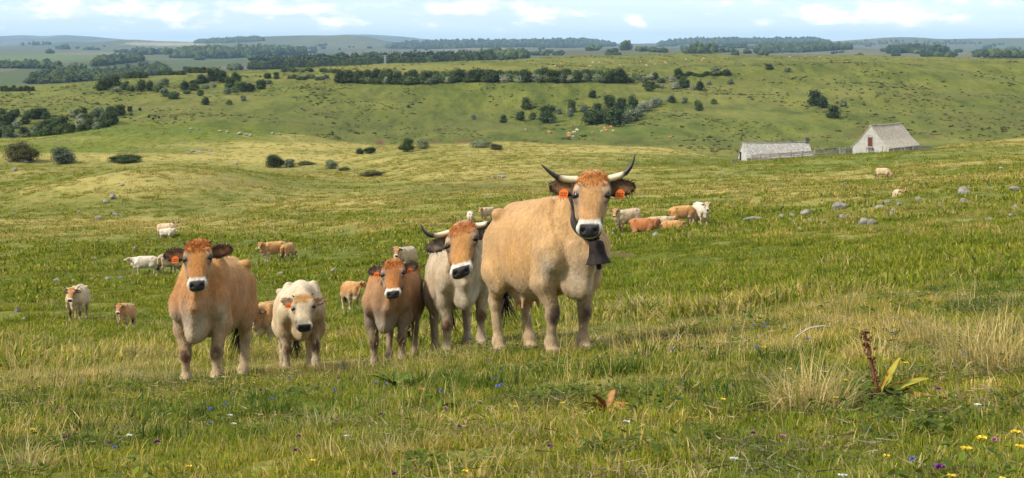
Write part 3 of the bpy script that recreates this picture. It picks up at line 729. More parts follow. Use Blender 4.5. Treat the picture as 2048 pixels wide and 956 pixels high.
def coat(base, back=None, belly=None, legs=None, chest=None, flank=None, face=None, poll=None, cheek=None, brow='DED3C3', muzzle='E8E2D8', knee='5A4230', kneeamt=1.0, hoof='8A7762', tail='2A211C', ear='4A362A', earin='9A7450', tear='7A5C44', browamt=.3):
    f = lambda h: tuple(.80 * (x * .97 + .03 * sum(rgb(h)) / 3) for x in rgb(h))
    back = back or base; belly = belly or base; legs = legs or belly; chest = chest or belly; flank = flank or base; face = face or base; poll = poll or face; cheek = cheek or face
    d = {k: f(v) for k, v in dict(base=base, back=back, belly=belly, legs=legs, chest=chest, flank=flank, face=face, poll=poll, cheek=cheek, brow=brow, muzzle=muzzle, knee=knee, hoof=hoof, tail=tail, ear=ear, earin=earin, tear=tear).items()}
    d['kneeamt'] = kneeamt; d['browamt'] = browamt
    return d
def hide_material():
    m, t, b = mat_new('cow_hide')
    b.inputs['Specular IOR Level'].default_value = 0.25
    co = N(t, 'ShaderNodeTexCoord').outputs['Object']
    a = attr(t, 'col').outputs['Color']
    mp = N(t, 'ShaderNodeMapping'); mp.inputs['Scale'].default_value = (1.0, 1.0, 0.35); t.links.new(co, mp.inputs[0])
    hair = noise(t, 75, 5, 0.75, mp.outputs[0]); patch = noise(t, 7, 7, 0.68, co); tuft_ = noise(t, 26, 4, .65, mp.outputs[0])
    c = mixc(t, 1.0, a, ramp(t, hair, [(0.3, (.80, .78, .75)), (0.7, (1.14, 1.13, 1.12))]), 'MULTIPLY')
    c = mixc(t, 1.0, c, ramp(t, patch, [(0.3, (.84, .81, .77)), (0.68, (1.08, 1.08, 1.08))]), 'MULTIPLY')
    c = mixc(t, 1.0, c, ramp(t, tuft_, [(0.34, (.82, .79, .75)), (0.66, (1.10, 1.10, 1.10))]), 'MULTIPLY')
    t.links.new(c, b.inputs['Base Color'])
    lum = N(t, 'ShaderNodeRGBToBW'); t.links.new(a, lum.inputs[0])
    t.links.new(ramp(t, lum.outputs[0], [(0.02, 0.32), (0.06, 0.72)]), b.inputs['Roughness'])
    b.inputs['Sheen Weight'].default_value = 0.12; b.inputs['Sheen Roughness'].default_value = 0.5
    bump(t, b, mth(t, 'ADD', mth(t, 'ADD', hair, tuft_), mth(t, 'MULTIPLY', patch, 0.9)), 0.7, 0.014)
    return m
HIDE = hide_material()
EYE = simple_mat('cow_eye', (.010, .007, .006), 0.06, spec=0.6)
HAIRM, _t, _b = mat_new('cow_hair'); _t.links.new(attr(_t, 'col').outputs['Color'], _b.inputs['Base Color']); _b.inputs['Roughness'].default_value = .65; _b.inputs['Specular IOR Level'].default_value = .2
HORN, _t, _b = mat_new('cow_horn'); _t.links.new(attr(_t, 'col').outputs['Color'], _b.inputs['Base Color']); _b.inputs['Roughness'].default_value = .38
TAGM = simple_mat('orange_tag', (.78, .16, .025), 0.5)
TAGD = simple_mat('tag_print', (.22, .05, .01), 0.6)
def strands(roots, dirs, lens, wid, cols, droop=0.5, segs=3, curl=0.0, rng=None):
    """flat tapering hairs as one mesh"""
    V, Fq, Cc = [], [], []
    for r, d, L, c_ in zip(roots, dirs, lens, cols):
        d = d / (np.linalg.norm(d) + 1e-9); s_ = np.cross(d, rng.normal(size=3)); s_ /= np.linalg.norm(s_) + 1e-9
        p = np.array(r, float); b = len(V); cv = rng.normal(size=3) * curl
        for k in range(segs + 1):
            w = wid * (1 - k / segs) * .5 + wid * .06
            V += [p - s_ * w, p + s_ * w]; Cc += [c_, c_]
            d = d + cv / segs + np.array([0, 0, -droop / segs]); d /= np.linalg.norm(d)
            p = p + d * L / segs
        Fq += [(b + 2 * k, b + 2 * k + 1, b + 2 * k + 3, b + 2 * k + 2) for k in range(segs)]
    return np.array(V), np.array(Fq), np.array(Cc)
def fur_mesh(c, P, Q, colr, out, n, L, wid, rng):
    """short hairs lying back along the hide; shorter on the head"""
    nrm = np.zeros_like(P); fn = np.cross(P[Q[:, 2]] - P[Q[:, 0]], P[Q[:, 3]] - P[Q[:, 1]])
    for k in range(4): np.add.at(nrm, Q[:, k], fn)
    nrm /= np.linalg.norm(nrm, axis=1)[:, None] + 1e-9
    (Rh, poll), _ = cow_frames(c); H = (P - poll) @ Rh / c['hs']
    head = (np.linalg.norm(P - poll - Rh[:, 0] * .2 * c['hs'], axis=1) < .30 * c['hs'])
    ok = (P[:, 2] > .12) & ~(head & (H[:, 0] > .36)) & ~((c['udder']) & (P[:, 2] < .5) & (np.abs(P[:, 1]) < .14) & (P[:, 0] < -.2) & (P[:, 0] > -.6))
    i = rng.choice(np.nonzero(ok)[0], n)
    p, nn, hd = P[i] + rng.normal(0, .004, (n, 3)), nrm[i], head[i]
    flow = np.where(hd[:, None], Rh[:, 0] * 1.0, np.array([-.8, 0, -.75])) + rng.normal(0, .33, (n, 3)) + .5 * np.stack([fbm(p[:, 0] * 6, p[:, 2] * 6 + k * 9, 2, 77 + k) for k in range(3)], 1) * 2
    tan = flow - nn * (flow * nn).sum(1)[:, None]; tan /= np.linalg.norm(tan, axis=1)[:, None] + 1e-9
    s = np.cross(nn, tan); ln = L * rng.uniform(.6, 1.3, n) * np.where(hd, .55, 1.0); w = wid * rng.uniform(.7, 1.3, n)[:, None] * .5
    p0 = p - nn * .003; p1 = p0 + tan * (ln * .5)[:, None] + nn * (ln * .20)[:, None]; p2 = p0 + tan * ln[:, None] + nn * (ln * .26)[:, None]
    V = np.stack([p0 - s * w, p0 + s * w, p1 - s * w * .75, p1 + s * w * .75, p2 - s * w * .1, p2 + s * w * .1], 1).reshape(-1, 3)
    b = np.arange(n)[:, None] * 6; Fq = np.concatenate([b + np.array([0, 1, 3, 2]), b + np.array([2, 3, 5, 4])])
    C = np.repeat(np.clip(colr[i] * rng.uniform(.90, 1.12, n)[:, None], .003, .9), 6, 0)
    return np_mesh('fur', out(V), Fq, np.full(len(Fq), 4), False, {'col': C})
def make_cow(c, label, cat='cow', group=None, loc=(0, 0, 0), rz=0.0, slope=0.0, vox=0.012, parts=True, name='cow'):
    c = dict(dict(fat=0.5, wide=1.0, neck=(.90, 0, 1.36), hs=1.0, hyaw=0, hpitch=-55, hroll=0, ears=(-8, -8), stance=0.0, thick=1.1, hw=1.0, lie=False, dew=1.0, udder=False, legs={}, seed=1, horns=None, size=1.0, tags=(), coat=None, tuft=True), **c)
    c['legs'] = dict(LEGS, **c['legs']); rng = np.random.default_rng(c['seed'])
    P, Q = cow_sculpt(c).solve(vox / c['size'])
    P = muscles(P, Q, c)
    colr = cow_colors(c, P)
    hgt, lat = c['size'], c.get('lat', 0.0)
    def out(A):
        A = (np.array(A, float) - np.array([0, 0, .44 if c['lie'] else 0])) * c['size']; A[:, 2] += slope * A[:, 0] + lat * A[:, 1]; return A
    root = empty(name, loc, rz); tag(root, label, cat, group)
    body = link('body', np_mesh('cow_body', out(P), Q, np.full(len(Q), 4), True, {'col': colr}), root, HIDE)
    (Rh, poll), (Ry, _) = cow_frames(c); hs = c['hs']
    toH = lambda A: (np.array(A) * hs * HEADV * np.array([1, c['hw'], 1])) @ Rh.T + poll
    toE = lambda A: (np.array(A) * hs) @ Ry.T + poll
    bvh = BVHTree.FromPolygons([tuple(p) for p in P], [tuple(q) for q in Q]) if parts else None
    # horns
    if c['horns']:
        for sgn in (1, -1):
            hp = c['horns'][sgn] if isinstance(c['horns'], dict) else [(a, sgn * b, d) for a, b, d in c['horns']]
            if not hp: continue
            # smooth the line
            pts = np.array(hp, float); n_ = 15; tt = np.linspace(0, len(pts) - 1, n_)
            ctr = np.stack([pchip(np.arange(len(pts), dtype=float), pts[:, k], tt) for k in range(3)], 1)
            r0 = c.get('hornr', .027); fr = np.linspace(0, 1, n_)
            rad = r0 * (1 - fr ** 1.6 * .88) * hs
            mb = MB(); mb.tube([Vector(v) for v in toE(ctr)], list(rad), 10)
            V = out(np.array(mb.v)); hf = np.repeat(fr, 10)
            cc = np.array(rgb('DCC9A4')) * .85 + (np.array(rgb('2A2522')) - np.array(rgb('DCC9A4')) * .85) * sstep(c.get('horntip', .38), c.get('horntip', .38) + .12, hf)[:, None]
            fl = [i for f in mb.f for i in f]
            link('horn', np_mesh('cow_horn', V, fl, [len(f) for f in mb.f], True, {'col': cc}), root, HORN)
    if not parts: return root
    lite = parts == 'lite'
    for sgn in (1, -1):
        mb = MB(); r = .0305
        mb.lathe([(r * math.sin(a), -r * math.cos(a)) for a in np.linspace(0.05, math.pi - .05, 10)], n=14)
        V = toH(np.array(mb.v) / 1.0 + np.array([.181, sgn * .0895, .0125]))
        link('eye', np_mesh('cow_eye', out(V), [i for f in mb.f for i in f], [len(f) for f in mb.f], True), root, EYE)
    for sgn in c['tags']:
        ei = c['earinfo'][sgn]
        ctr = ei[0] / hs + ei[1] * (c.get('tagpos', -.005)) + np.array([.030, 0, -.040])
        d, up_ = ei[1], ei[2]
        tilt = rng.uniform(-.15, .15); a_ = d * math.cos(tilt) + up_ * math.sin(tilt); u_ = np.cross(np.array([1., 0, 0]), a_); u_ *= np.sign(u_[2]); u_ /= np.linalg.norm(u_)
        nrm = np.cross(a_, u_); nrm *= np.sign(nrm[0])
        out2 = [(-.030, -.034), (.030, -.034), (.032, .010), (.012, .030), (-.012, .030), (-.032, .010)]
        vs = [ctr + a_ * x_ + u_ * y_ + nrm * z_ for z_ in (0, .004) for x_, y_ in out2]
        fs = [(0, 1, 2, 3, 4, 5)[::-1], (6, 7, 8, 9, 10, 11)] + [(k, (k + 1) % 6, 6 + (k + 1) % 6, 6 + k) for k in range(6)]
        me = bpy.data.meshes.new('ear_tag'); me.from_pydata([tuple(v) for v in out(toE(vs))], [], fs); me.update()
        tg = link('ear_tag', me, root, TAGM)
        vs = []; fs = []
        for r_ in range(2):
            for k in range(4):
                cx_, cy2 = -.018 + .012 * k, .000 - .016 * r_
                b_ = len(vs); vs += [ctr + a_ * (cx_ + dx_) + u_ * (cy2 + dy_) + nrm * .0052 for dx_, dy_ in ((-.004, -.005), (.004, -.005), (.004, .005), (-.004, .005))]; fs.append((b_, b_ + 1, b_ + 2, b_ + 3))
        me = bpy.data.meshes.new('tag_print'); me.from_pydata([tuple(v) for v in out(toE(vs))], [], fs); me.update()
        link('tag_print', me, tg, TAGD)
    if not lite: link('fur', fur_mesh(c, P, Q, colr, out, c.get('hairs', 22000), c.get('hairlen', .020), .0036, rng), root, HAIRM)
    # hair: topknot, ear fringe, tail switch
    def hair(nm, roots, dirs, lens, wid, col, var, **kw):
        cols = [np.array(col) * (1 + var * rng.uniform(-1, 1)) for _ in roots]
        V, Fq, Cc = strands(roots, dirs, lens, wid, cols, rng=rng, **kw)
        link(nm, np_mesh(nm, out(V), Fq, np.full(len(Fq), 4), False, {'col': np.clip(Cc, .003, .9)}), root, HAIRM)
    if c['tuft'] and not lite:
        H = (P - poll) @ Rh / (hs * HEADV * np.array([1, c['hw'], 1]))
        m = np.nonzero((H[:, 0] < .11) & (H[:, 0] > -.07) & (H[:, 2] > -.04) & (np.abs(H[:, 1]) < .098))[0]
        m = rng.choice(m, c.get('locks', 420))
        roots = P[m]; ctr = toH([[.05, 0, -.10]])[0]
        dirs = (roots - ctr) / .15 * .5 + rng.normal(size=(len(m), 3)) * .38 + Rh[:, 0] * 1.0
        hair('forelock', roots, dirs, rng.uniform(.018, .044, len(m)) * hs * c.get('shag', 1.0), .0060, c['coat']['poll'], .16, droop=.5, curl=.7)
    if c.get('earhair', True) and not lite:
        for sgn in (1, -1):
            ei = c['earinfo'][sgn]; k = 170
            a = rng.uniform(-math.pi * .85, math.pi * .85, k); rr = np.sqrt(rng.uniform(.35, 1.0, k))
            L = ei[0] + np.outer(np.cos(a) * rr * ei[4] * .48, ei[1]) + np.outer(np.sin(a) * rr * ei[5] * .9, ei[2]) + np.array([.012 * hs, 0, 0])
            dr = np.outer(np.cos(a), ei[1]) + np.outer(np.sin(a), ei[2]) + np.array([.25, 0, -.2]) + rng.normal(size=(k, 3)) * .35
            inner = rr < .72
            cols = np.where(inner[:, None], np.array(c['coat']['earin']), np.array(c['coat']['ear'])) * rng.uniform(.6, 1.3, k)[:, None]
            V, Fq, Cc = strands(L @ Ry.T + poll, dr @ Ry.T, rng.uniform(.02, .045, k) * hs, .006, cols, .5, 2, .4, rng)
            link('ear_hair', np_mesh('ear_hair', out(V), Fq, np.full(len(Fq), 4), False, {'col': Cc}), root, HAIRM)
    if c['lie']: return root
    k = 40 if lite else 130
    roots = np.array([[-.90, .02, .62]]) + rng.normal(size=(k, 3)) * np.array([.016, .016, .07])
    dirs = np.tile(np.array([0, 0, -1.0]), (k, 1)) + rng.normal(size=(k, 3)) * .12
    hair('tail_switch', roots, dirs, rng.uniform(.22, .42, k), .03 if lite else .012, c['coat']['tail'], .4, droop=.3, curl=.5)
    return root, c, P, Q, out, toH, toE, bvh
def cow_at(px, Y, fwd_deg, size, front=0.42):
    """place so the fore feet stand under pixel column px at distance Y; fwd_deg: 0 faces the eye, + turns towards the picture's right"""
    f = np.array([math.sin(R_(fwd_deg)), -math.cos(R_(fwd_deg))]); X = (px - 1024) / F_PX * Y
    o = np.array([X, Y]) - f * front * size
    fz, hz = gz(X, Y), gz(*(o - f * .62 * size)); sl = (fz - hz) / (1.04 * size)
    lf = np.array([-f[1], f[0]]); lat = (gz(*(o + lf * .3)) - gz(*(o - lf * .3))) / .6
    return dict(loc=(o[0], o[1], fz - sl * front * size - 0.015), rz=R_(fwd_deg - 90), slope=sl), lat
FUR_E = coat('C8A06A', back='C79C64', belly='C2A276', legs='BCA27C', chest='C8BBA8', flank='C69656', face='C4955C', poll='BE7834', cheek='C2A27C', ear='33241C', earin='A27A50', knee='4A3626')
FUR_A = coat('BC8246', back='CC9A58', belly='BE9C74', legs='CDB48E', chest='D2C7B6', flank='B98A58', face='C0823F', poll='BE7230', cheek='BFA07C', ear='3B281E', earin='9B6844', knee='6E4E36', brow='DACDB9')
FUR_B = coat('D9C5A2', back='DECDB0', belly='C8AE88', legs='C9B79A', chest='C0A47C', flank='D2B486', face='D9C8A8', poll='C6985C', cheek='DCCDB2', ear='BFA382', earin='A98A6C', knee='6A4C34', brow='D5C3A6', muzzle='DDD2C0', tear='B09A7C')
FUR_C = coat('AC8054', back='B58149', belly='9C8B78', legs='AA967E', chest='968B7D', flank='B08050', face='B8783A', poll='B46A2A', cheek='B5A48E', ear='4A3830', earin='8E7562', knee='664A34', brow='D5CABB')
FUR_D = coat('C2AD8E', back='CDBCA0', belly='B8A88E', legs='B4A186', chest='C6BAA6', flank='C8AF88', face='C08A4A', poll='B87036', cheek='A37A4A', ear='54463C', earin='8A7A68', knee='6E4E34', tear='5E3E24', brow='D6C9B4')
HORN_LYRE = [(0, .085, -.01), (.01, .17, .005), (.05, .24, .055), (.07, .275, .13), (.06, .305, .20)]
STUB = [(0, .078, 0), (.0, .11, .022), (.005, .135, .045)]
def hero(c, label, px, Y, deg, cat='cow', **kw):
    pl, lat = cow_at(px, Y, deg, c['size']); c = dict(c, lat=lat)
    return make_cow(c, label, cat, 'cattle of the herd', pl['loc'], pl['rz'], pl['slope'], **kw)
VOX = 0.011
cowE = hero(dict(coat=FUR_E, size=1.03, neck=(.86, -.01, 1.33), hs=1.14, hyaw=-28, hpitch=-57, hroll=-4, ears=(4, 8), udder=True, fat=1.0, wide=1.0, thick=1.0, seed=3, dew=1.0, tags=(1, -1), stance=-.03,
     horns={-1: [(0, -.085, -.01), (.01, -.17, -.005), (.03, -.245, .01), (.04, -.31, .05), (.05, -.37, .10)], 1: [(0, .085, -.01), (.01, .165, .01), (.04, .225, .035), (.05, .265, .09), (.05, .285, .165)]}),
     'big golden tan cow with a dark bell on its collar and black tipped horns', 1136, 12.8, 25, vox=VOX)
cowD = hero(dict(coat=FUR_D, size=.93, neck=(.84, -.08, 1.23), hs=1.27, hw=1.06, hyaw=-10, hpitch=-58, hroll=0, ears=(-6, -6), fat=.4, thick=1.0, seed=5, wide=1.06,
     horns={-1: [(0, -.085, -.01), (.01, -.165, -.01), (.04, -.245, .0), (.05, -.31, .05), (.05, -.345, .125)], 1: [(0, .085, -.01), (.01, .165, -.02), (.05, .225, -.02), (.09, .26, .0), (.12, .28, .03)]}),
     'pale cream horned cow with a ginger face half hidden behind the big belled cow', 928, 15.3, 10, vox=VOX)
cowA = hero(dict(coat=FUR_A, size=.91, locks=800, shag=1.25, hairlen=.030, hairs=30000, thick=1.0, neck=(.82, .08, 1.33), hs=1.07, hyaw=15, hpitch=-58, hroll=0, ears=(4, 4), fat=.3, seed=8, wide=.94, horns=STUB, hornr=.020, horntip=.0, tags=(-1,), earh=.068, earlen=.21,
     legs=dict(hl=(.12, 0), hr=(-.10, 0), fl=(0.08, 0))),
     'shaggy ginger heifer with tiny horns standing leftmost of the front row', 404, 13.8, -5, vox=VOX)
cowB = hero(dict(coat=FUR_B, size=.74, locks=110, neck=(.92, .0, .95), hs=1.12, hw=1.14, hyaw=-5, hpitch=-62, hroll=3, ears=(4, 24), fat=.6, seed=11, wide=1.12, horns=STUB, hornr=.016, horntip=.0, tags=(-1,), earlen=.18, earh=.055,
     legs=dict(fl=(.16, .05), fr=(-.02, 0), hl=(-.05, 0), hr=(.14, 0))),
     'cream white calf with lowered head and orange ear tag walking in the front row', 602, 15.8, 12, 'calf', vox=VOX)
cowC = hero(dict(coat=FUR_C, size=.82, neck=(.80, .13, 1.23), hs=1.02, hw=1.12, hyaw=9, hpitch=-58, hroll=0, ears=(4, 6), fat=.3, seed=14, thick=.98, wide=1.0, horns=STUB, hornr=.018, horntip=.0, tags=(-1, 1),
     legs=dict(hl=(.05, 0), hr=(-.08, 0))),
     'ginger brown heifer with an orange tag in both ears facing the viewer', 776, 15.5, -5, vox=VOX)
# the bell on its strap hangs from the big cow's neck
def make_bell(cw):
    root0, c, P, Q, out, toH, toE, bvh = cw
    nk = np.array(c['neck']); ax = np.array((.46, 0, 1.04)) - nk; ax /= np.linalg.norm(ax)
    (Rh, poll), (Ry, _) = cow_frames(c)
    ctr = nk + ax * .17 + np.array([0, 0, -.02])
    s_ = Ry[:, 1]; s_ = s_ - ax * s_.dot(ax); s_ /= np.linalg.norm(s_); u_ = np.cross(s_, ax); u_ *= np.sign(u_[2])
    n = 80; ring = []
    for k in range(n):
        a = 2 * math.pi * k / n; d = s_ * math.sin(a) + u_ * math.cos(a)
        # lean the lower half of the loop forward, as the bell's weight does
        d2 = d - ax * max(0, -math.cos(a)) * .10; d2 /= np.linalg.norm(d2)
        hit = bvh.ray_cast(Vector(ctr), Vector(d2)); r = hit[3] if hit[0] is not None else .2
        r = min(r, .36) + .008 + max(0, -math.cos(a)) ** 4 * .14
        ring.append(ctr + d2 * r)
    ring = np.array(ring)
    for _ in range(6): ring = (np.roll(ring, 1, 0) + ring * 2 + np.roll(ring, -1, 0)) / 4
    V, Fq = [], []
    for k in range(n):
        o_ = ring[k] - ctr; o_ /= np.linalg.norm(o_)
        t_ = ring[(k + 1) % n] - ring[k - 1]; t_ /= np.linalg.norm(t_); wv = np.cross(t_, o_); wv /= np.linalg.norm(wv)
        V += [ring[k] - wv * .036, ring[k] + wv * .036, ring[k] + wv * .036 + o_ * .007, ring[k] - wv * .036 + o_ * .007]
    for k in range(n):
        a, b = 4 * k, 4 * ((k + 1) % n)
        for q in range(4): Fq.append((a + q, a + (q + 1) % 4, b + (q + 1) % 4, b + q))
    root = empty('cow_bell', tuple(root0.location), root0.rotation_euler.z)
    tag(root, 'dark iron cow bell on a wide black collar round the big cow\'s neck', 'cow bell')
    LEATHER = simple_mat('collar_leather', (.030, .024, .021), .55, .3, 60)
    IRON = simple_mat('bell_iron', (.020, .014, .012), .7, .45, 24, .15)
    me = np_mesh('collar', out(np.array(V)), np.array(Fq), np.full(len(Fq), 4), False, None); link('collar', me, root, LEATHER)
    low = out(ring)[np.argmin(out(ring)[:, 2])]
    mb = MB(); h = .205; q_ = .9
    mb.lathe([(a * q_, b * q_) for a, b in [(.012, 0), (.045, -.004), (.062, -.014), (.070, -.04), (.076, -.10), (.086, -.15), (.104, -.185), (.116, -.203), (.117, -.210), (.108, -.210), (.098, -.19), (.078, -.15), (.066, -.08), (.04, -.03), (.01, -.025)]], (0, 0, 0), 32)
    bl = mb.build('bell', IRON, root, True); bl.location = tuple(low + np.array([.0, 0, -.012]))
    bl.rotation_euler = (R_(4), R_(-6), 0)
    ls = MB(); ls.tube([Vector((0, .03 * math.cos(a), .018 * math.sin(a) + .005)) for a in np.linspace(0, math.pi, 9)], .007, 8); lp = ls.build('loop', IRON, bl, True)
    ck = MB(); ck.tube([(0, 0, -.03), (0, 0, -.19)], .006, 8); ck.lathe([(.004, -.185), (.020, -.195), (.024, -.215), (.018, -.235), (.004, -.24)], n=14)
    ck.build('clapper', IRON, bl, True)
make_bell(cowE)
# ------------------------------------------------------------------ the rest of the herd, down the slope
FUR_M = coat('CBB28C', back='CDB896', belly='B9A07C', legs='A58C6C', chest='BFAE94', face='BE8A50', poll='B07038', ear='4A382C', knee='4A3626')
FUR_T = coat('C08A4E', back='C99A5C', belly='C4AC8C', legs='C8B498', chest='B9A68C', face='BC8248', poll='AE6A34', ear='6A4C36', knee='8A6A4A')
FUR_W = coat('D8CDB8', back='DED4C2', belly='CFC2AB', legs='CDBFA8', chest='CFC4B2', face='D6C4A2', poll='C8A878', ear='9A866E', knee='B09A80')
FUR_R = coat('AC6C38', back='B57640', belly='9C7A56', legs='8E6C4C', chest='A58A6C', face='A8652F', poll='A05A26', ear='5A3E2C')
LYRE_S = [(0, .085, -.01), (.02, .17, .02), (.05, .25, .07), (.05, .30, .15)]
GRAZE = dict(neck=(.96, 0, .50), hpitch=-62)
def mid(label, px, py, deg, size, fur, cat='cow', vox=.022, ymin=20, far=None, **kw):
    X, Y, Z = at(px, py, ymin) if far is None else ((px - 1024) / F_PX * far, far, 0)
    f = np.array([math.sin(R_(deg)), -math.cos(R_(deg))]); o = np.array([X, Y])
    a, b_ = o + f * .42 * size, o - f * .62 * size
    za, zb = gz(*a), gz(*b_); sl = (za - zb) / (1.04 * size)
    c = dict(coat=fur, size=size, seed=int(px) % 97 + 3, **kw)
    return make_cow(c, label, cat, 'cattle of the herd', (o[0], o[1], za - sl * .42 * size - .03 - (.05 if kw.get('lie') else 0)), R_(deg - 90), sl, vox, 'lite')
mid('cream horned cow with dark knees walking up at the far left', 155, 641, 4, 1.0, FUR_M, hyaw=-4, hs=1.12, neck=(.88, 0, 1.22), horns=LYRE_S, fat=1.2, wide=1.12, legs=dict(fl=(.14, .03), fr=(-.08, 0)), vox=.018)
mid('small ginger calf with white legs standing beside the far left cow', 252, 659, -6, .66, FUR_T, 'calf', hyaw=6, hs=1.15, neck=(.86, 0, 1.16), vox=.016)
mid('cream cow with raised head standing behind a white calf', 333, 477, 72, .98, FUR_M, hyaw=-40, neck=(.92, -.05, 1.36), horns=LYRE_S)
mid('white calf standing side on in front of a cream cow', 334, 480, 78, .74, FUR_W, 'calf', neck=(.90, 0, 1.15), hpitch=-40)
mid('white calf stretching its neck to the left', 289, 549, -80, .84, FUR_W, 'calf', neck=(1.0, 0, 1.14), hpitch=-22, hyaw=-10)
mid('cream cow with a black tail grazing behind the ginger heifer', 337, 549, 148, .92, FUR_M, **GRAZE)
mid('tan cow standing side on with its head turned to the viewer', 546, 524, -62, .96, FUR_T, hyaw=42, neck=(.86, .12, 1.26), horns=[(0, .085, -.01), (.01, .15, .0), (.02, .20, .03)])
mid('ginger calf seen from behind next to the tan cow', 576, 520, 160, .82, FUR_T, 'calf', **GRAZE)
mid('ginger calf looking out between the heifer and the white calf', 551, 700, -34, .78, FUR_T, 'calf', hyaw=22, hs=1.15, neck=(.86, .06, 1.16), vox=.016)
mid('ginger calf with white legs turning its head away to the right', 702, 618, 24, .70, FUR_T, 'calf', hyaw=62, neck=(.80, .22, 1.22), hpitch=-30, vox=.016)
mid('cream horned cow looking over the tagged heifer\'s back', 810, 545, -30, .98, FUR_M, hyaw=30, neck=(.86, .08, 1.28), horns=LYRE_S, hs=1.1)
mid('white calf standing alone at the left of the horned cow\'s back', 941, 448, 8, .82, FUR_W, 'calf', hyaw=-6, neck=(.86, 0, 1.1))
mid('cream cow facing left beside the lone white calf', 974, 442, -50, .92, FUR_M, hyaw=36, neck=(.86, .08, 1.22), horns=LYRE_S)
mid('cream cow with dark legs standing leftmost of the resting group', 1254, 463, -66, 1.0, FUR_M, hyaw=48, neck=(.84, .10, 1.36), horns=LYRE_S, fat=1.0)
mid('red brown cow lying behind the standing cream cow', 1287, 464, 70, .98, FUR_R, hyaw=40, neck=(.82, .08, 1.2), horns=LYRE_S, lie=True)
mid('cream cow lying side on in the resting group', 1320, 460, 102, 1.0, FUR_M, lie=True, neck=(.90, 0, 1.15))
mid('ginger calf lying in front of the cream cow', 1345, 461, 80, .74, FUR_T, 'calf', lie=True, neck=(.84, .1, 1.1))
mid('tan cow grazing behind the lying calf', 1366, 452, 96, .96, FUR_T, **GRAZE)
mid('white cow with upright horns facing the viewer at the right of the group', 1402, 449, 16, 1.05, FUR_W, hyaw=-14, neck=(.86, 0, 1.28), horns=LYRE_S, hs=1.1)
mid('pale cow with a black tail grazing on the bright slope below the barns', 1767, 358, 62, 1.05, FUR_M, **GRAZE)
mid('horned cow whose legs are hidden among the rocks', 1798, 399, 4, .98, FUR_M, far=113, hyaw=-4, neck=(.86, 0, 1.18), horns=LYRE_S, hs=1.15)
# cattle across the valley: a few pixels each
SPECK = {}
def speck(px, py, fur, nm, label, group, rz, ymin):
    X, Y, Z = at(px, py, ymin)
    key = id(fur)
    if key not in SPECK:
        c = dict(dict(fat=0.5, wide=1.0, neck=(.96, 0, .75), hs=1.1, hyaw=0, hpitch=-60, hroll=0, ears=(-8, -8), stance=0.0, thick=1.2, hw=1.0, lie=False, dew=1.0, udder=False, seed=2, coat=fur))
        c['legs'] = dict(LEGS); P, Q = cow_sculpt(c).solve(.05); SPECK[key] = np_mesh('far_cow', P, Q, np.full(len(Q), 4), True, {'col': cow_colors(c, P)}); SPECK[key].materials.append(HIDE)
    o = bpy.data.objects.new(nm, SPECK[key]); COL.objects.link(o); o.location = (X, Y, Z - .05); o.rotation_euler = (0, 0, rz); o.scale = (1.05,) * 3
    tag(o, label, 'cow', group)
rg = random.Random(5)
VAL = [(1051, 263), (1098, 267), (1101, 268), (1143, 257), (1154, 263), (1148, 268), (1140, 271), (1137, 270), (1138, 275), (1146, 277), (1186, 269), (1204, 266), (1212, 264), (1216, 259), (1222, 257), (1209, 259), (1226, 265), (1340, 278)]
for px, py in VAL:
    speck(px, py, rg.choice([FUR_T, FUR_T, FUR_M, FUR_W]), 'cow', 'tiny tan or cream cow grazing on the valley floor below the tree clump', 'cattle grazing in the valley bottom', rg.uniform(0, 6.28), 500)
PLT = [(1121, 129), (1123, 131), (1110, 134), (1180, 134), (1260, 126), (1281, 126), (1283, 130), (1292, 132), (1294, 133), (1301, 124), (1316, 124), (1329, 124), (1333, 128), (1330, 127), (1403, 122), (1407, 119), (1404, 124), (1454, 120), (1475, 119), (1160, 130), (1186, 127), (1198, 127), (1240, 132), (1365, 134), (1372, 121), (1310, 131), (1275, 129), (1580, 116), (1610, 115), (1625, 115), (1640, 116), (1668, 116)]
for px, py in PLT:
    speck(px, py, rg.choice([FUR_T, FUR_T, FUR_M, FUR_W]), 'cow', 'tiny pale cow grazing on top of the plateau beyond the tree belt', 'cattle grazing on the plateau', rg.uniform(0, 6.28), 1000)
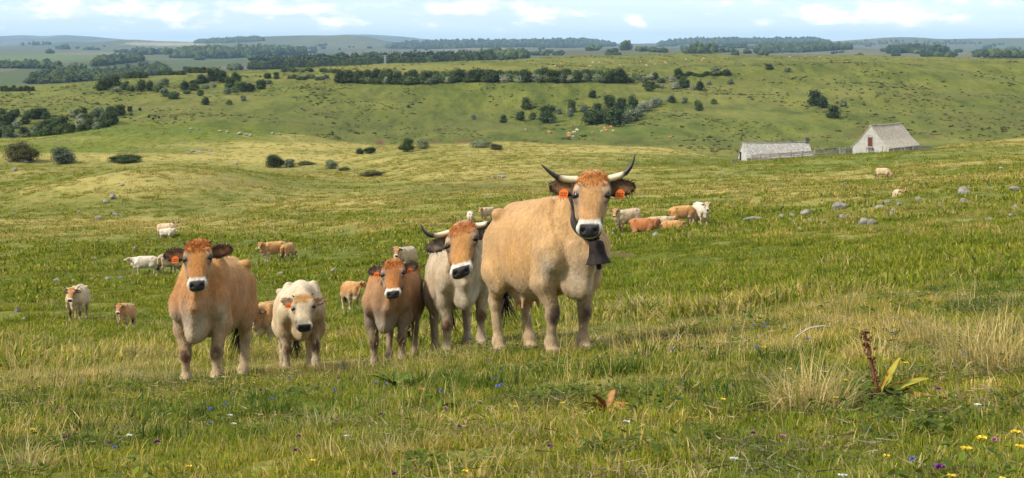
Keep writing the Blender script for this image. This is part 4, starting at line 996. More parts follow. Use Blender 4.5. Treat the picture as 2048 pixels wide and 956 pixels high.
# ------------------------------------------------------------------ grass: tufts scattered over the turf by geometry nodes
def blade_mesh(name, n, rad, hmin, hmax, wid, lean, cols, seed, segs=3, seed_head=None, upright=.0):
    """a tuft: n bent blades rooted in a disc; cols: list of (colour, weight)"""
    rng = np.random.default_rng(seed)
    a = rng.uniform(0, 2 * math.pi, n); r = rad * np.sqrt(rng.uniform(0, 1, n))
    x0, y0 = r * np.cos(a), r * np.sin(a)
    L = rng.uniform(hmin, hmax, n) * (1 - .35 * (r / rad) ** 2)
    b = a + rng.normal(0, 1.0, n); ln = np.abs(rng.normal(lean, lean * .5, n)) * (1 - upright + upright * r / rad)
    w = wid * rng.uniform(.7, 1.3, n); fa = b + math.pi / 2 + rng.normal(0, .7, n)
    pw = np.array([c[1] for c in cols], float); ci = rng.choice(len(cols), n, p=pw / pw.sum())
    C = np.array([c[0] for c in cols])[ci] * rng.uniform(.75, 1.25, n)[:, None]
    t = np.linspace(0, 1, segs + 1)
    V = []; CC = []; HH = []
    for k in range(segs + 1):
        th = ln * t[k]                                                  # the blade bends over as it rises
        rr = L * ln * t[k] ** 2 * .55; zz = L * t[k] * np.cos(np.minimum(th * .75, 1.3))
        cx, cy_ = x0 + rr * np.cos(b), y0 + rr * np.sin(b)
        ww = w * (.5 if k == 0 else (1 - t[k] ** 1.7) * .5 + .06)
        for s in (-1, 1):
            V.append(np.stack([cx + s * ww * np.cos(fa), cy_ + s * ww * np.sin(fa), zz - .02], 1)); CC.append(C); HH.append(np.full(n, t[k]))
    m = 2 * (segs + 1)
    V = np.stack(V, 1).reshape(-1, 3); CC = np.stack(CC, 1).reshape(-1, 3); HH = np.stack(HH, 1).reshape(-1)
    base = np.arange(n)[:, None] * m
    Fq = np.concatenate([np.stack([base + 2 * k, base + 2 * k + 1, base + 2 * k + 3, base + 2 * k + 2], -1).reshape(-1, 4) for k in range(segs)])
    if seed_head:
        hc, hl, hw = seed_head; tips = V.reshape(n, m, 3)[:, -2:].mean(1); prev = V.reshape(n, m, 3)[:, -4:-2].mean(1)
        d = tips - prev; d /= np.linalg.norm(d, axis=1)[:, None]
        v2, f2, c2 = [], [], []
        for i in range(n):
            p = tips[i] - d[i] * hl * .7
            for q in range(2):
                s_ = np.array([math.cos(q * 1.57 + i), math.sin(q * 1.57 + i), 0]) * hw; b_ = len(V) + len(v2)
                v2 += [p, p + d[i] * hl * .35 + s_, p + d[i] * hl, p + d[i] * hl * .35 - s_]; f2.append((b_, b_ + 1, b_ + 2, b_ + 3)); c2 += [np.array(hc) * rng.uniform(.8, 1.2)] * 4
        V = np.concatenate([V, v2]); CC = np.concatenate([CC, c2]); HH = np.concatenate([HH, np.full(len(v2), 1.0)]); Fq = np.concatenate([Fq, f2])
    return np_mesh(name, V, Fq, np.full(len(Fq), 4), False, {'col': CC, 'tip': HH})
def grass_material():
    m, t, b = mat_new('grass_blade')
    b.inputs['Roughness'].default_value = .6; b.inputs['Specular IOR Level'].default_value = .15
    col = attr(t, 'col').outputs['Color']
    pos = N(t, 'ShaderNodeNewGeometry').outputs['Position']
    f1 = noise(t, .55, 4, .6, pos); f2 = noise(t, 2.6, 3, .6, pos)
    c = mixc(t, 1.0, col, ramp(t, f1, [(.32, (.74, .84, .85)), (.68, (1.28, 1.14, 1.05))]), 'MULTIPLY')
    c = mixc(t, 1.0, c, ramp(t, f2, [(.30, (.66, .74, .72)), (.68, (1.26, 1.18, 1.1))]), 'MULTIPLY')
    t.links.new(c, b.inputs['Base Color'])
    tr = N(t, 'ShaderNodeBsdfTranslucent'); t.links.new(c, tr.inputs['Color'])
    mx = N(t, 'ShaderNodeMixShader'); mx.inputs[0].default_value = .42
    t.links.new(b.outputs[0], mx.inputs[1]); t.links.new(tr.outputs[0], mx.inputs[2])
    t.links.new(mx.outputs[0], t.nodes['Material Output'].inputs['Surface'])
    return m
GRASSM = grass_material()
def scatter_object(name, label, src, X, Y, scl, rot, tilt=None):
    """one object: points on the turf, every one carrying a copy of one of the tufts in src"""
    Z = ground(X, Y); n = len(X); rng = np.random.default_rng(n)
    me = bpy.data.meshes.new(name); me.vertices.add(n)
    me.vertices.foreach_set('co', np.stack([X, Y, Z], 1).astype(np.float32).ravel())
    at_ = me.attributes.new('rot', 'FLOAT_VECTOR', 'POINT')
    tl = tilt if tilt is not None else np.zeros((n, 2))
    at_.data.foreach_set('vector', np.stack([tl[:, 0], tl[:, 1], rot], 1).astype(np.float32).ravel())
    at_ = me.attributes.new('scl', 'FLOAT', 'POINT'); at_.data.foreach_set('value', scl.astype(np.float32))
    pick = rng.integers(0, len(src), n)
    at_ = me.attributes.new('pick', 'INT', 'POINT'); at_.data.foreach_set('value', pick.astype(np.int32))
    me.materials.append(GRASSM)
    o = link(name, me); tag(o, label, 'grass', None, 'stuff')
    ng = bpy.data.node_groups.new(name, 'GeometryNodeTree')
    ng.interface.new_socket('Geometry', in_out='INPUT', socket_type='NodeSocketGeometry')
    ng.interface.new_socket('Geometry', in_out='OUTPUT', socket_type='NodeSocketGeometry')
    gi, go = ng.nodes.new('NodeGroupInput'), ng.nodes.new('NodeGroupOutput')
    def na(nm, ty):
        q = ng.nodes.new('GeometryNodeInputNamedAttribute'); q.data_type = ty; q.inputs['Name'].default_value = nm; return q.outputs['Attribute']
    jn = ng.nodes.new('GeometryNodeJoinGeometry')
    for k, s in enumerate(src):
        oi = ng.nodes.new('GeometryNodeObjectInfo'); oi.inputs['Object'].default_value = s; oi.inputs['As Instance'].default_value = True
        ip = ng.nodes.new('GeometryNodeInstanceOnPoints')
        cmp_ = ng.nodes.new('FunctionNodeCompare'); cmp_.data_type = 'INT'; cmp_.operation = 'EQUAL'
        ng.links.new(na('pick', 'INT'), cmp_.inputs[2]); cmp_.inputs[3].default_value = k
        ng.links.new(cmp_.outputs[0], ip.inputs['Selection'])
        ng.links.new(gi.outputs[0], ip.inputs['Points']); ng.links.new(oi.outputs['Geometry'], ip.inputs['Instance'])
        ng.links.new(na('rot', 'FLOAT_VECTOR'), ip.inputs['Rotation']); ng.links.new(na('scl', 'FLOAT'), ip.inputs['Scale'])
        ng.links.new(ip.outputs[0], jn.inputs[0])
    ng.links.new(jn.outputs[0], go.inputs[0])
    md = o.modifiers.new('scatter', 'NODES'); md.node_group = ng
    return o
def tuft(*a, **k):
    me = blade_mesh(*a, **k); me.materials.append(GRASSM)
    return bpy.data.objects.new(a[0], me)                    # a source for the scatter, not part of the scene
G1, G2, G3, G4, S1, S2, S3 = (.150, .190, .010), (.215, .24, .018), (.092, .130, .010), (.27, .25, .034), (.46, .36, .14), (.34, .27, .095), (.60, .49, .24)
SHORT = [tuft('turf_tuft', 100, .14, .02, .065, .0052, .9, [(G1, 3.5), (G2, 5), (G3, 1), (G4, 2.5), (S2, 1), (S1, .6)], 100 + k) for k in range(4)]
MIXED = [tuft('meadow_tuft', 60, .14, .035, .11, .0055, .8, [(G1, 2), (G2, 3), (G4, 3), (S2, 2.5), (S1, 2)], 120 + k) for k in range(4)]
STRAWT = [tuft('straw_tuft', 60, .13, .05, .16, .0045, .8, [(G4, 1), (S1, 4), (S2, 4), (S3, 1.5), (G2, 1)], 140 + k) for k in range(4)]
STALK = [tuft('hay_stalk', 5, .10, .28, .58, .0038, .55, [(S1, 3), (S3, 2), (S2, 2)], 160 + k, 4, ((.42, .34, .17), .06, .006)) for k in range(5)]
DARKT = [tuft('rank_tuft', 80, .16, .04, .13, .0075, .9, [(G3, 4), (G1, 3), ((.05, .095, .025), 3)], 180 + k) for k in range(3)]
MIDG = [tuft('coarse_tuft', 34, .26, .08, .20, .022, .9, [(G1, 4), (G2, 4), (G3, 3), (G4, 2), (S2, .8)], 200 + k, 2) for k in range(4)]
MIDS = [tuft('coarse_straw', 34, .26, .12, .26, .020, .9, [(G4, 2), (S1, 3), (S2, 4), (G2, 1.5)], 220 + k, 2) for k in range(4)]
FARG = [tuft('tussock_green', 26, .55, .12, .26, .07, .9, [(G1, 4), (G2, 3), (G3, 3), (G4, 2), (S2, 1)], 240 + k, 2) for k in range(3)]
FARS = [tuft('tussock_straw', 26, .55, .14, .30, .06, .9, [(G4, 2), (S1, 3), (S2, 4), (G2, 1.5)], 260 + k, 2) for k in range(3)]
def herb_mesh(seed):
    """rosettes of small rounded leaves lying low"""
    rng = np.random.default_rng(seed); V, Fq, C = [], [], []
    for k in range(46):
        a = rng.uniform(0, 6.283); r = .15 * math.sqrt(rng.uniform(0, 1)); p = np.array([r * math.cos(a), r * math.sin(a), rng.uniform(.01, .06)])
        n = np.array([rng.normal(0, .45), rng.normal(0, .45), 1.0]); n /= np.linalg.norm(n); s = np.cross(n, rng.normal(size=3)); s /= np.linalg.norm(s); t_ = np.cross(n, s); L, w = rng.uniform(.010, .024), rng.uniform(.006, .012)
        b_ = len(V); V += [p - s * L, p - s * L * .3 - t_ * w, p + s * L * .6 - t_ * w * .8, p + s * L, p + s * L * .6 + t_ * w * .8, p - s * L * .3 + t_ * w]; Fq.append(list(range(b_, b_ + 6)))
        C += [np.array([(.085, .125, .014), (.11, .155, .018), (.065, .100, .016), (.15, .17, .03)][rng.integers(4)]) * rng.uniform(.75, 1.25)] * 6
    me = np_mesh('herb', np.array(V), [i for f in Fq for i in f], [6] * len(Fq), False, {'col': np.array(C), 'tip': np.zeros(len(V))}); me.materials.append(GRASSM); return bpy.data.objects.new('herb', me)
def litter_mesh(seed):
    rng = np.random.default_rng(seed); n = 34; roots = np.stack([rng.normal(0, .09, n), rng.normal(0, .09, n), rng.uniform(.005, .05, n)], 1); d = rng.normal(size=(n, 3)) * np.array([1, 1, .25])
    cols = np.array([(.20, .15, .08), (.33, .27, .16), (.12, .085, .045), (.40, .34, .22)])[rng.integers(0, 4, n)] * rng.uniform(.8, 1.2, (n, 1))
    V, Fq, C = strands(roots, d, rng.uniform(.03, .085, n), .0045, cols, .2, 3, .5, rng)
    me = np_mesh('dead_grass', V, Fq, np.full(len(Fq), 4), False, {'col': C, 'tip': np.zeros(len(V))}); me.materials.append(GRASSM); return bpy.data.objects.new('dead_grass', me)
def spread(y0, y1, dens, seed, k=.47, pad=2.0):
    """random points on the ground between two distances, a little wider than the frame"""
    rng = np.random.default_rng(seed); A = k * (y1 ** 2 - y0 ** 2) + 2 * pad * (y1 - y0); n = int(A * dens)
    Y = np.sqrt(rng.uniform(y0 ** 2, y1 ** 2, n)); X = rng.uniform(-1, 1, n) * (k * Y + pad)
    return X, Y, rng
hum = lambda X, Y: .50 + 1.15 * sstep(-.10, .28, fbm(X / 1.1, Y / 1.5, 3, 191))            # the tufts stand in hummocks
def sow(name, label, src, bands, keep, smin, smax, seed):
    Xs, Ys, Ss = [], [], []
    for (y0, y1, dens) in bands:
        X, Y, rng = spread(y0, y1, dens, seed + int(y0 * 10)); Z = ground(X, Y)
        d, l, b, s = cover(X, Y, Z)
        m = rng.uniform(0, 1, len(X)) < keep(d, l, b, s, X, Y)
        Xs.append(X[m]); Ys.append(Y[m]); Ss.append(rng.uniform(smin, smax, m.sum()) * (hum(X[m], Y[m]) if y0 >= 16 else 1.0))
    X, Y, S = np.concatenate(Xs), np.concatenate(Ys), np.concatenate(Ss)
    rng = np.random.default_rng(seed); n = len(X)
    print(name, n)
    return scatter_object(name, label, src, X, Y, S, rng.uniform(0, 6.283, n), rng.normal(0, .12, (n, 2)))
clump = lambda X, Y, f, sd: sstep(-.12, .22, fbm(X / f, Y / f, 3, sd))
sow('short_grass', 'short green grass of the near pasture', SHORT, [(2.2, 9, 95), (9, 16, 62), (16, 30, 26)], lambda d, l, b, s, X, Y: np.clip(1.05 - .7 * d, .15, 1) * (s < .3), .7, 1.25, 1000)
sow('meadow_grass', 'mixed green and yellowing grass of the near pasture', MIXED, [(2.2, 9, 40), (9, 16, 34), (16, 28, 12)], lambda d, l, b, s, X, Y: (.25 + .75 * np.exp(-((d - .42) / .25) ** 2)) * (1 - .6 * l), .7, 1.3, 2000)
sow('straw_grass', 'dry straw coloured grass of the near pasture', STRAWT, [(2.2, 9, 26), (9, 18, 30), (18, 30, 12)], lambda d, l, b, s, X, Y: sstep(.28, .75, d) * (1 - .7 * l) + .03, .7, 1.35, 3000)
sow('rank_grass', 'dark green rank grass in clumps', DARKT, [(2.2, 10, 20), (10, 18, 16)], lambda d, l, b, s, X, Y: clump(X, Y, 1.3, 91) ** 3 * .9, .7, 1.3, 4000)
sow('hay_stalks', 'thin dry hay stalks standing above the sward', STALK, [(2.4, 8, 5), (8, 20, 6)], lambda d, l, b, s, X, Y: (.12 + .75 * sstep(.25, .7, d)) * (.25 + clump(X, Y, 2.2, 92)), .55, 1.1, 5000)
HERB = [herb_mesh(300 + k) for k in range(3)]
sow('meadow_herbs', 'low clover and plantain leaves among the grass', HERB, [(2.2, 9, 14), (9, 16, 9)], lambda d, l, b, s, X, Y: clump(X, Y, .9, 95) * np.clip(1.1 - .8 * d, .1, 1), .7, 1.3, 5500)
LITT = [litter_mesh(320 + k) for k in range(3)]
sow('dead_grass', 'grey and brown dead grass lying in the sward', LITT, [(2.2, 9, 12), (9, 18, 12)], lambda d, l, b, s, X, Y: clump(X, Y, .7, 96), .7, 1.4, 5700)
sow('coarse_grass', 'tufted green grass of the slope below the cows', MIDG, [(20, 45, 26.0), (45, 90, 12.0)], lambda d, l, b, s, X, Y: np.clip(1.0 - .8 * d, .1, 1) * (s < .3), .6, 1.15, 6000)
sow('coarse_straw_grass', 'straw coloured tufts of the slope below the cows', MIDS, [(20, 45, 20.0), (45, 90, 9.0)], lambda d, l, b, s, X, Y: (sstep(.22, .62, d) + .04) * (.25 + 1.0 * clump(X, Y, 1.6, 192)), .7, 1.25, 7000)
sow('tussock_grass', 'green tussocks of the farther slope', FARG, [(70, 130, 6.0), (130, 220, 3.0), (220, 345, 1.8), (345, 500, .7)], lambda d, l, b, s, X, Y: np.clip(.95 - .8 * d, .08, 1) * (.3 + .7 * clump(X, Y, 5, 93)) * (1 - .75 * b), .5, 1.15, 8000)
sow('tussock_straw_grass', 'straw coloured tussocks of the farther slope', FARS, [(70, 130, 6.0), (130, 220, 3.0), (220, 345, 1.8), (345, 500, .7)], lambda d, l, b, s, X, Y: sstep(.25, .8, d) * (.3 + .7 * clump(X, Y, 5, 94)) + .02, .5, 1.1, 9000)

# heath and grass tussocks of the far slope: a metre across, standing up from the turf
HEATH = [tuft('heath_tuft', 40, .55, .25, .60, .22, 1.0, [((.068, .084, .020), 4), ((.085, .098, .024), 3), ((.078, .070, .026), 2)], 340 + k, 2) for k in range(3)]
PALET = [tuft('moor_tuft', 40, .55, .25, .50, .22, 1.0, [((.17, .15, .05), 4), ((.11, .12, .026), 3), ((.22, .18, .075), 2)], 350 + k, 2) for k in range(3)]
fclump = lambda X, Y, f, sd: sstep(-.05, .25, fbm(X / f + Y / (6 * f), Y / (4.5 * f), 4, sd))
sow('heath_tussocks', 'dark rough tussocks dotting the far slope', HEATH, [(520, 1100, .045)], lambda d, l, b, s, X, Y: fclump(X, Y, 30, 97) * (.25 + .75 * fclump(X, Y, 7, 98)) * (1 - .8 * l), .5, 1.5, 9500)
sow('moor_grass', 'pale tussocks of moor grass on the far slope and the plateau', PALET, [(520, 1100, .12), (1100, 1550, .05)], lambda d, l, b, s, X, Y: fclump(X, Y, 24, 99) * (.2 + .8 * d), .5, 1.3, 9700)
# ------------------------------------------------------------------ single plants of the foreground
def tussock(px, py, label, h, rad, n, seed):
    X, Y, Z = at(px, py, 3); me = blade_mesh('grass_tussock', n, rad, h * .6, h * 1.15, .0050, 1.0, [(S1, 4), (S3, 3), (S2, 2), (G4, 1)], seed, 4); me.materials.append(GRASSM)
    o = link('grass_tussock', me); o.location = (X, Y, Z); tag(o, label, 'grass tussock')
tussock(1625, 825, 'bleached dome-shaped grass tussock left of the dock plant', .34, .19, 420, 1)
tussock(1985, 742, 'large straw coloured grass tussock at the right edge', .42, .30, 520, 2)
tussock(1870, 690, 'smaller straw tussock left of the large one at the right edge', .36, .22, 240, 3)
tussock(1750, 720, 'wispy pale tussock behind the dock plant', .26, .20, 160, 4)
tussock(60, 940, 'straw tussock in the bottom left corner', .20, .14, 160, 5)
tussock(1300, 720, 'thin straw tussock below the big cow\'s fore feet', .30, .30, 170, 6)
PLANTM, _t, _b = mat_new('leafy_plant'); _t.links.new(attr(_t, 'col').outputs['Color'], _b.inputs['Base Color']); _b.inputs['Roughness'].default_value = .8; _b.inputs['Specular IOR Level'].default_value = .12
def leaf_strip(p, d, L, w, c0, c1, bend, seed, twist=.4):
    """a broad leaf with a folded midrib, ragged reddish edge"""
    rng = np.random.default_rng(seed); d = np.array(d, float); d /= np.linalg.norm(d); V, Fq, C = [], [], []; p = np.array(p, float)
    s = np.cross(d, (0, 0, 1.0)); s /= np.linalg.norm(s); s = s * math.cos(twist) + np.cross(d, s) * math.sin(twist); n_ = 8
    for k in range(n_ + 1):
        t_ = k / n_; ww = w * (math.sin(math.pi * min(1, t_ * .93 + .05)) ** .7) * .5 * rng.uniform(.85, 1.12)
        up = np.cross(s, d)
        for q, cc in ((-1, c1), (-.45, c0), (0, c0), (.45, c0), (1, c1)):
            V.append(p + s * ww * q + up * abs(q) * ww * .35 + up * rng.normal() * .002); C.append(np.array(cc) * rng.uniform(.75, 1.2))
        d = d + np.array([0, 0, -bend / n_]); d /= np.linalg.norm(d); p = p + d * L / n_
    for k in range(n_):
        for q in range(4): a_ = 5 * k + q; Fq.append((a_, a_ + 1, a_ + 6, a_ + 5))
    return np.array(V), np.array(Fq), np.array(C)
def leaf_obj(nm, root, *a, **k):
    V, Fq, C = leaf_strip(*a, **k); return link(nm, np_mesh(nm, V, Fq, np.full(len(Fq), 4), True, {'col': C}), root, PLANTM)
def dock(px, py, label, stem, leaves, seed):
    X, Y, Z = at(px, py, 3); root = empty('dock_plant', (X, Y, Z)); tag(root, label, 'plant'); rng = np.random.default_rng(seed)
    RED = (.13, .055, .028)
    if stem:
        mb = MB(); pts = [Vector((-.07 * t_ ** 1.2, 0, stem * t_ - .02)) for t_ in np.linspace(0, 1, 9)]; mb.tube(pts, [.011 - .005 * t_ for t_ in np.linspace(0, 1, 9)], 8)
        for k in range(60):                                          # withered seed whorls along the stem
            t_ = rng.choice([.35, .5, .62, .75, .86, .95, 1.0]) + rng.normal(0, .015); t_ = min(max(t_, .1), 1); p = Vector((-.07 * t_ ** 1.2, 0, stem * t_)); dd = Vector(rng.normal(size=3)) * .012
            mb.box(p + dd, (.010, .008, .012), Matrix.Rotation(rng.uniform(0, 3), 3, 'Z'))
        C = np.tile(np.array(RED), (len(mb.v), 1)) * rng.uniform(.6, 1.4, (len(mb.v), 1))
        link('stem', np_mesh('dock_stem', np.array(mb.v), [i for f in mb.f for i in f], [len(f) for f in mb.f], True, {'col': C}), root, PLANTM)
    for k, (d, L, w, c0, c1, bend, tw) in enumerate(leaves): leaf_obj('leaf', root, (0, 0, .01), d, L, w, c0, c1, bend, seed + k, twist=tw)
YG_, OR_, RB_, TN_ = (.22, .24, .035), (.40, .14, .02), (.20, .055, .018), (.30, .17, .06)
dock(1760, 803, 'dock plant with a tall red-brown stem and yellowing red-edged leaves', .32, [((.35, .1, .9), .22, .05, YG_, OR_, .5, .2), ((.15, -.3, .8), .18, .055, YG_, OR_, .7, .9), ((.9, .2, .65), .27, .05, YG_, OR_, .55, .4), ((1, -.1, .28), .24, .04, TN_, OR_, .3, .6), ((-.6, -.4, .4), .15, .05, RB_, OR_, .9, .3), ((-.4, .3, .5), .14, .05, TN_, RB_, 1.2, .3), ((.3, -.8, .25), .14, .05, TN_, OR_, .6, .5), ((-.9, .1, .12), .16, .035, RB_, OR_, .3, .5)], 70)
dock(1213, 826, 'withered low dock plant with curled brown and yellow leaves', 0, [((-.5, .5, .6), .12, .03, RB_, TN_, 1.3, .9), ((.4, -.6, .5), .11, .03, TN_, RB_, 1.4, .9), ((-.7, -.5, .5), .13, .035, YG_, RB_, 1.1, .2), ((.5, .5, .7), .12, .03, RB_, OR_, 1.4, .6), ((-.8, .1, .7), .15, .04, TN_, RB_, 1.0, .4), ((-.3, -.2, .8), .14, .04, RB_, TN_, 1.1, .6), ((.7, .1, .6), .15, .04, TN_, OR_, 1.1, .5), ((1, -.1, .45), .18, .04, YG_, OR_, .7, .4), ((.2, .4, .8), .14, .05, TN_, RB_, .9, .2), ((-.9, -.3, .3), .15, .045, RB_, TN_, .8, .5)], 90)
dock(930, 822, 'dark green leafy weed low in the grass below the pale horned cow', 0, [((math.cos(k * .9), math.sin(k * .9), .55), .15, .045, (.075, .105, .016), (.09, .12, .02), .9, .4) for k in range(9)], 110)
dock(790, 775, 'dark green rosette of leaves in front of the tagged heifer', 0, [((math.cos(k * .8), math.sin(k * .8), .9), .20, .03, (.075, .105, .016), (.09, .12, .02), .7, .3) for k in range(12)], 130)
# bleached stick
mb = MB(); mb.tube([(-.16, -.05, -.01), (-.09, 0, .05), (.0, .02, .10), (.10, .03, .115), (.17, .02, .105)], [.004, .006, .006, .005, .003], 7); X, Y, Z = at(1620, 684, 3); o = mb.build('dry_stick', simple_mat('bleached_wood', (.36, .33, .28), .8), None, True); o.location = (X, Y, Z + .0); tag(o, 'bleached curved stick lying in the grass on the right', 'stick')
# flowers
FL = {}
def flower_mesh(col, seed, r=.015, h=.17, flat=False):
    rng = np.random.default_rng(seed); V, Fq, C = [], [], []
    mb = MB(); bx_ = rng.uniform(-.03, .03); mb.tube([(0, 0, -.02), (bx_ * .4, 0, h * .5), (bx_, 0, h)], [.0018, .0015, .0012], 5); V += mb.v; Fq += [list(f) for f in mb.f]; C += [np.array(G1)] * len(mb.v)
    for k in range(44):
        a = rng.uniform(0, 6.28); e_ = rng.uniform(.0, 1.45) if not flat else rng.uniform(.1, .5); d = np.array([math.cos(a) * math.cos(e_), math.sin(a) * math.cos(e_), math.sin(e_) * .8])
        p = np.array([bx_, 0, h]); s = np.cross(d, rng.normal(size=3)); s /= np.linalg.norm(s); b_ = len(V)
        V += [p + d * r * .2, p + d * r * .75 + s * r * .28, p + d * r * rng.uniform(.9, 1.2), p + d * r * .75 - s * r * .28]; Fq.append([b_, b_ + 1, b_ + 2, b_ + 3]); C += [np.array(col) * rng.uniform(.65, 1.3)] * 4
    me = np_mesh('flower', np.array(V), [i for f in Fq for i in f], [len(f) for f in Fq], False, {'col': np.array(C)}); me.materials.append(PLANTM); return me
COLS = dict(blue=((.16, .18, .48), 'small blue scabious head standing in the sward'), purple=((.22, .06, .22), 'small purple knapweed head standing in the sward'), pink=((.45, .18, .30), 'small pink clover head in the sward'), yellow=((.70, .52, .05), 'small yellow hawkbit flower standing in the sward'), white=((.55, .54, .46), 'small white umbel in the sward'))
SPOTS = dict(blue=[(1465, 643), (1506, 649), (1530, 647), (1527, 652), (1569, 657), (1613, 676), (1514, 694), (1817, 643), (1785, 662), (1930, 702), (1825, 907), (163, 767), (683, 740), (578, 757), (544, 797), (449, 807), (421, 817), (415, 841), (228, 885), (752, 766), (769, 767), (671, 778), (883, 781), (993, 756), (998, 771), (290, 717), (1208, 675), (1345, 700), (1003, 768)],
 purple=[(1516, 855), (1880, 770), (1891, 951), (316, 899), (515, 781), (679, 759), (211, 880), (756, 822), (593, 867), (583, 891), (793, 933), (912, 845), (1100, 880), (1330, 670), (130, 865)], pink=[(1565, 861), (842, 775), (888, 811), (673, 836), (976, 718), (1323, 676), (1990, 870), (120, 818)],
 yellow=[(1949, 895), (2040, 889), (1919, 917), (2030, 910), (1893, 938), (1996, 940), (1778, 898), (1683, 752), (1674, 786), (1534, 693), (1579, 733), (1818, 721), (63, 852), (388, 922), (932, 934), (617, 910), (81, 776), (1025, 808), (840, 775), (1120, 800), (1440, 790)], white=[(1692, 939), (1959, 800), (466, 829), (468, 842), (688, 864), (261, 865), (1250, 835), (1460, 905), (1940, 955)])
for cn, sp_ in SPOTS.items():
    for k, (px, py) in enumerate(sp_):
        key = (cn, k % 3); big = (px, py) in ((1891, 951), (316, 899), (1949, 895), (2040, 889), (1919, 917), (2030, 910))
        if key not in FL: FL[key] = flower_mesh(COLS[cn][0], len(FL), .017 if cn != 'white' else .02, .17, cn in ('white', 'yellow'))
        X, Y, Z = at(px, py, 3); X, Y, Z = at(px, min(py + .17 * F_PX / Y, 1150), 3)
        o = bpy.data.objects.new('flower', FL[key]); COL.objects.link(o); o.location = (X, Y, Z); o.rotation_euler = (0, 0, k * 1.7); o.scale = (1.1 if big else .80,) * 3 if Y > 8 else (1.0 if big else .72,) * 3
        tag(o, COLS[cn][1], 'flower', cn + ' flowers of the near pasture')
# ------------------------------------------------------------------ trees and bushes
def leaf_material():
    m, t, b = mat_new('leaves')
    b.inputs['Roughness'].default_value = .7; b.inputs['Specular IOR Level'].default_value = .12
    col = attr(t, 'col').outputs['Color']; oi = N(t, 'ShaderNodeObjectInfo')
    v = ramp(t, oi.outputs['Random'], [(0, (.72, .74, .8)), (.5, (1.0, 1.0, 1.0)), (1, (1.3, 1.22, 1.05))])
    c = mixc(t, 1.0, col, v, 'MULTIPLY'); t.links.new(c, b.inputs['Base Color'])
    return m
LEAFM = leaf_material(); BARK = simple_mat('bark', (.085, .070, .055), .9, .35, 8)
def crown_mesh(name, w, h, nleaf, size, pal, seed, lobes=8, base=.05, dome=False):
    """leaf clumps spread through a few uneven lobes round a darker core; unit: metres"""
    rng = np.random.default_rng(seed); V, Fq, C = [], [], []
    L = []
    for k in range(lobes):
        a = rng.uniform(0, 6.283); rr = rng.uniform(.2, .78) * w / 2; zz = rng.uniform(.22, .80) * h
        if dome: zz *= .75
        rr *= 1.0 - .55 * abs(zz / h - .35)
        L.append((rr * math.cos(a), rr * math.sin(a), zz, rng.uniform(.16, .30) * w, rng.uniform(.14, .26) * h))
    L.append((0, 0, h * .5, w * .36, h * .42)); L.append((0, 0, h * .28, w * .44, h * .26))
    Ls = np.array(L); vol = Ls[:, 3] ** 2 * Ls[:, 4]; pick = rng.choice(len(L), nleaf, p=vol / vol.sum())
    d = rng.normal(size=(nleaf, 3)); d /= np.linalg.norm(d, axis=1)[:, None]
    rad = rng.uniform(.62, 1.26, nleaf)
    p = Ls[pick, :3] + d * np.stack([Ls[pick, 3], Ls[pick, 3], Ls[pick, 4]], 1) * rad[:, None]
    low = p[:, 2] < base * h; p[low, 2] = base * h + rng.uniform(0, .30, low.sum()) * h
    nrm = d + rng.normal(size=(nleaf, 3)) * .55 + np.array([0, 0, .25]); nrm /= np.linalg.norm(nrm, axis=1)[:, None]
    t1 = np.cross(nrm, rng.normal(size=(nleaf, 3))); t1 /= np.linalg.norm(t1, axis=1)[:, None]; t2 = np.cross(nrm, t1)
    sz = size * rng.uniform(.6, 1.35, nleaf)[:, None]
    j = lambda: rng.uniform(.6, 1.2, (nleaf, 1))
    Q = np.stack([p - t1 * sz * j(), p - t2 * sz * .7 * j(), p + t1 * sz * j(), p + t2 * sz * .7 * j()], 1).reshape(-1, 3)
    pw = np.array([c[1] for c in pal], float); lob = rng.uniform(.7, 1.4, len(L))
    col = np.array([c[0] for c in pal])[rng.choice(len(pal), nleaf, p=pw / pw.sum())] * lob[pick][:, None] * rng.uniform(.55, 1.5, nleaf)[:, None]
    V = [Q]; Fl = [np.arange(nleaf * 4)]; S = [np.full(nleaf, 4)]; CC = [np.repeat(col, 4, 0)]; nb = nleaf * 4
    # core, so the crown is not see-through everywhere
    import bmesh
    bm = bmesh.new(); bmesh.ops.create_icosphere(bm, subdivisions=2, radius=1.0)
    iv = np.array([v.co for v in bm.verts]); bm.verts.index_update(); iff = np.array([[v.index for v in f.verts] for f in bm.faces]); bm.free()
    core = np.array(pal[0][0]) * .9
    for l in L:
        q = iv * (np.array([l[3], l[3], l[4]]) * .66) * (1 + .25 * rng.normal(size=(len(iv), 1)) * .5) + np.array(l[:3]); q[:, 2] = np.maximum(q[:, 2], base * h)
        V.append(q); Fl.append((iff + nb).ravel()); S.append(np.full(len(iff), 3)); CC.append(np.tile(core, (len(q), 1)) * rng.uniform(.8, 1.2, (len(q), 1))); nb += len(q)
    me = np_mesh(name, np.concatenate(V), np.concatenate(Fl), np.concatenate(S), False, {'col': np.concatenate(CC)})
    me.materials.append(LEAFM); return me
def trunk_mesh(name, h, r, seed):
    rng = random.Random(seed); mb = MB()
    pts = [(rng.uniform(-.1, .1) * r * 4 * k / 4, rng.uniform(-.1, .1) * r * 4 * k / 4, -.6 + (h * .62 + .6) * k / 5) for k in range(6)]
    mb.tube(pts, [r * (1.25 - .9 * k / 5) for k in range(6)], 8)
    for k in range(5):
        a = rng.uniform(0, 6.28); z = h * rng.uniform(.22, .5); L = h * rng.uniform(.22, .36)
        mb.tube([(0, 0, z), (math.cos(a) * L * .5, math.sin(a) * L * .5, z + L * .4), (math.cos(a) * L * .85, math.sin(a) * L * .85, z + L * .95)], [r * .5, r * .32, r * .12], 6)
    me = mb.mesh(name, True); me.materials.append(BARK); return me
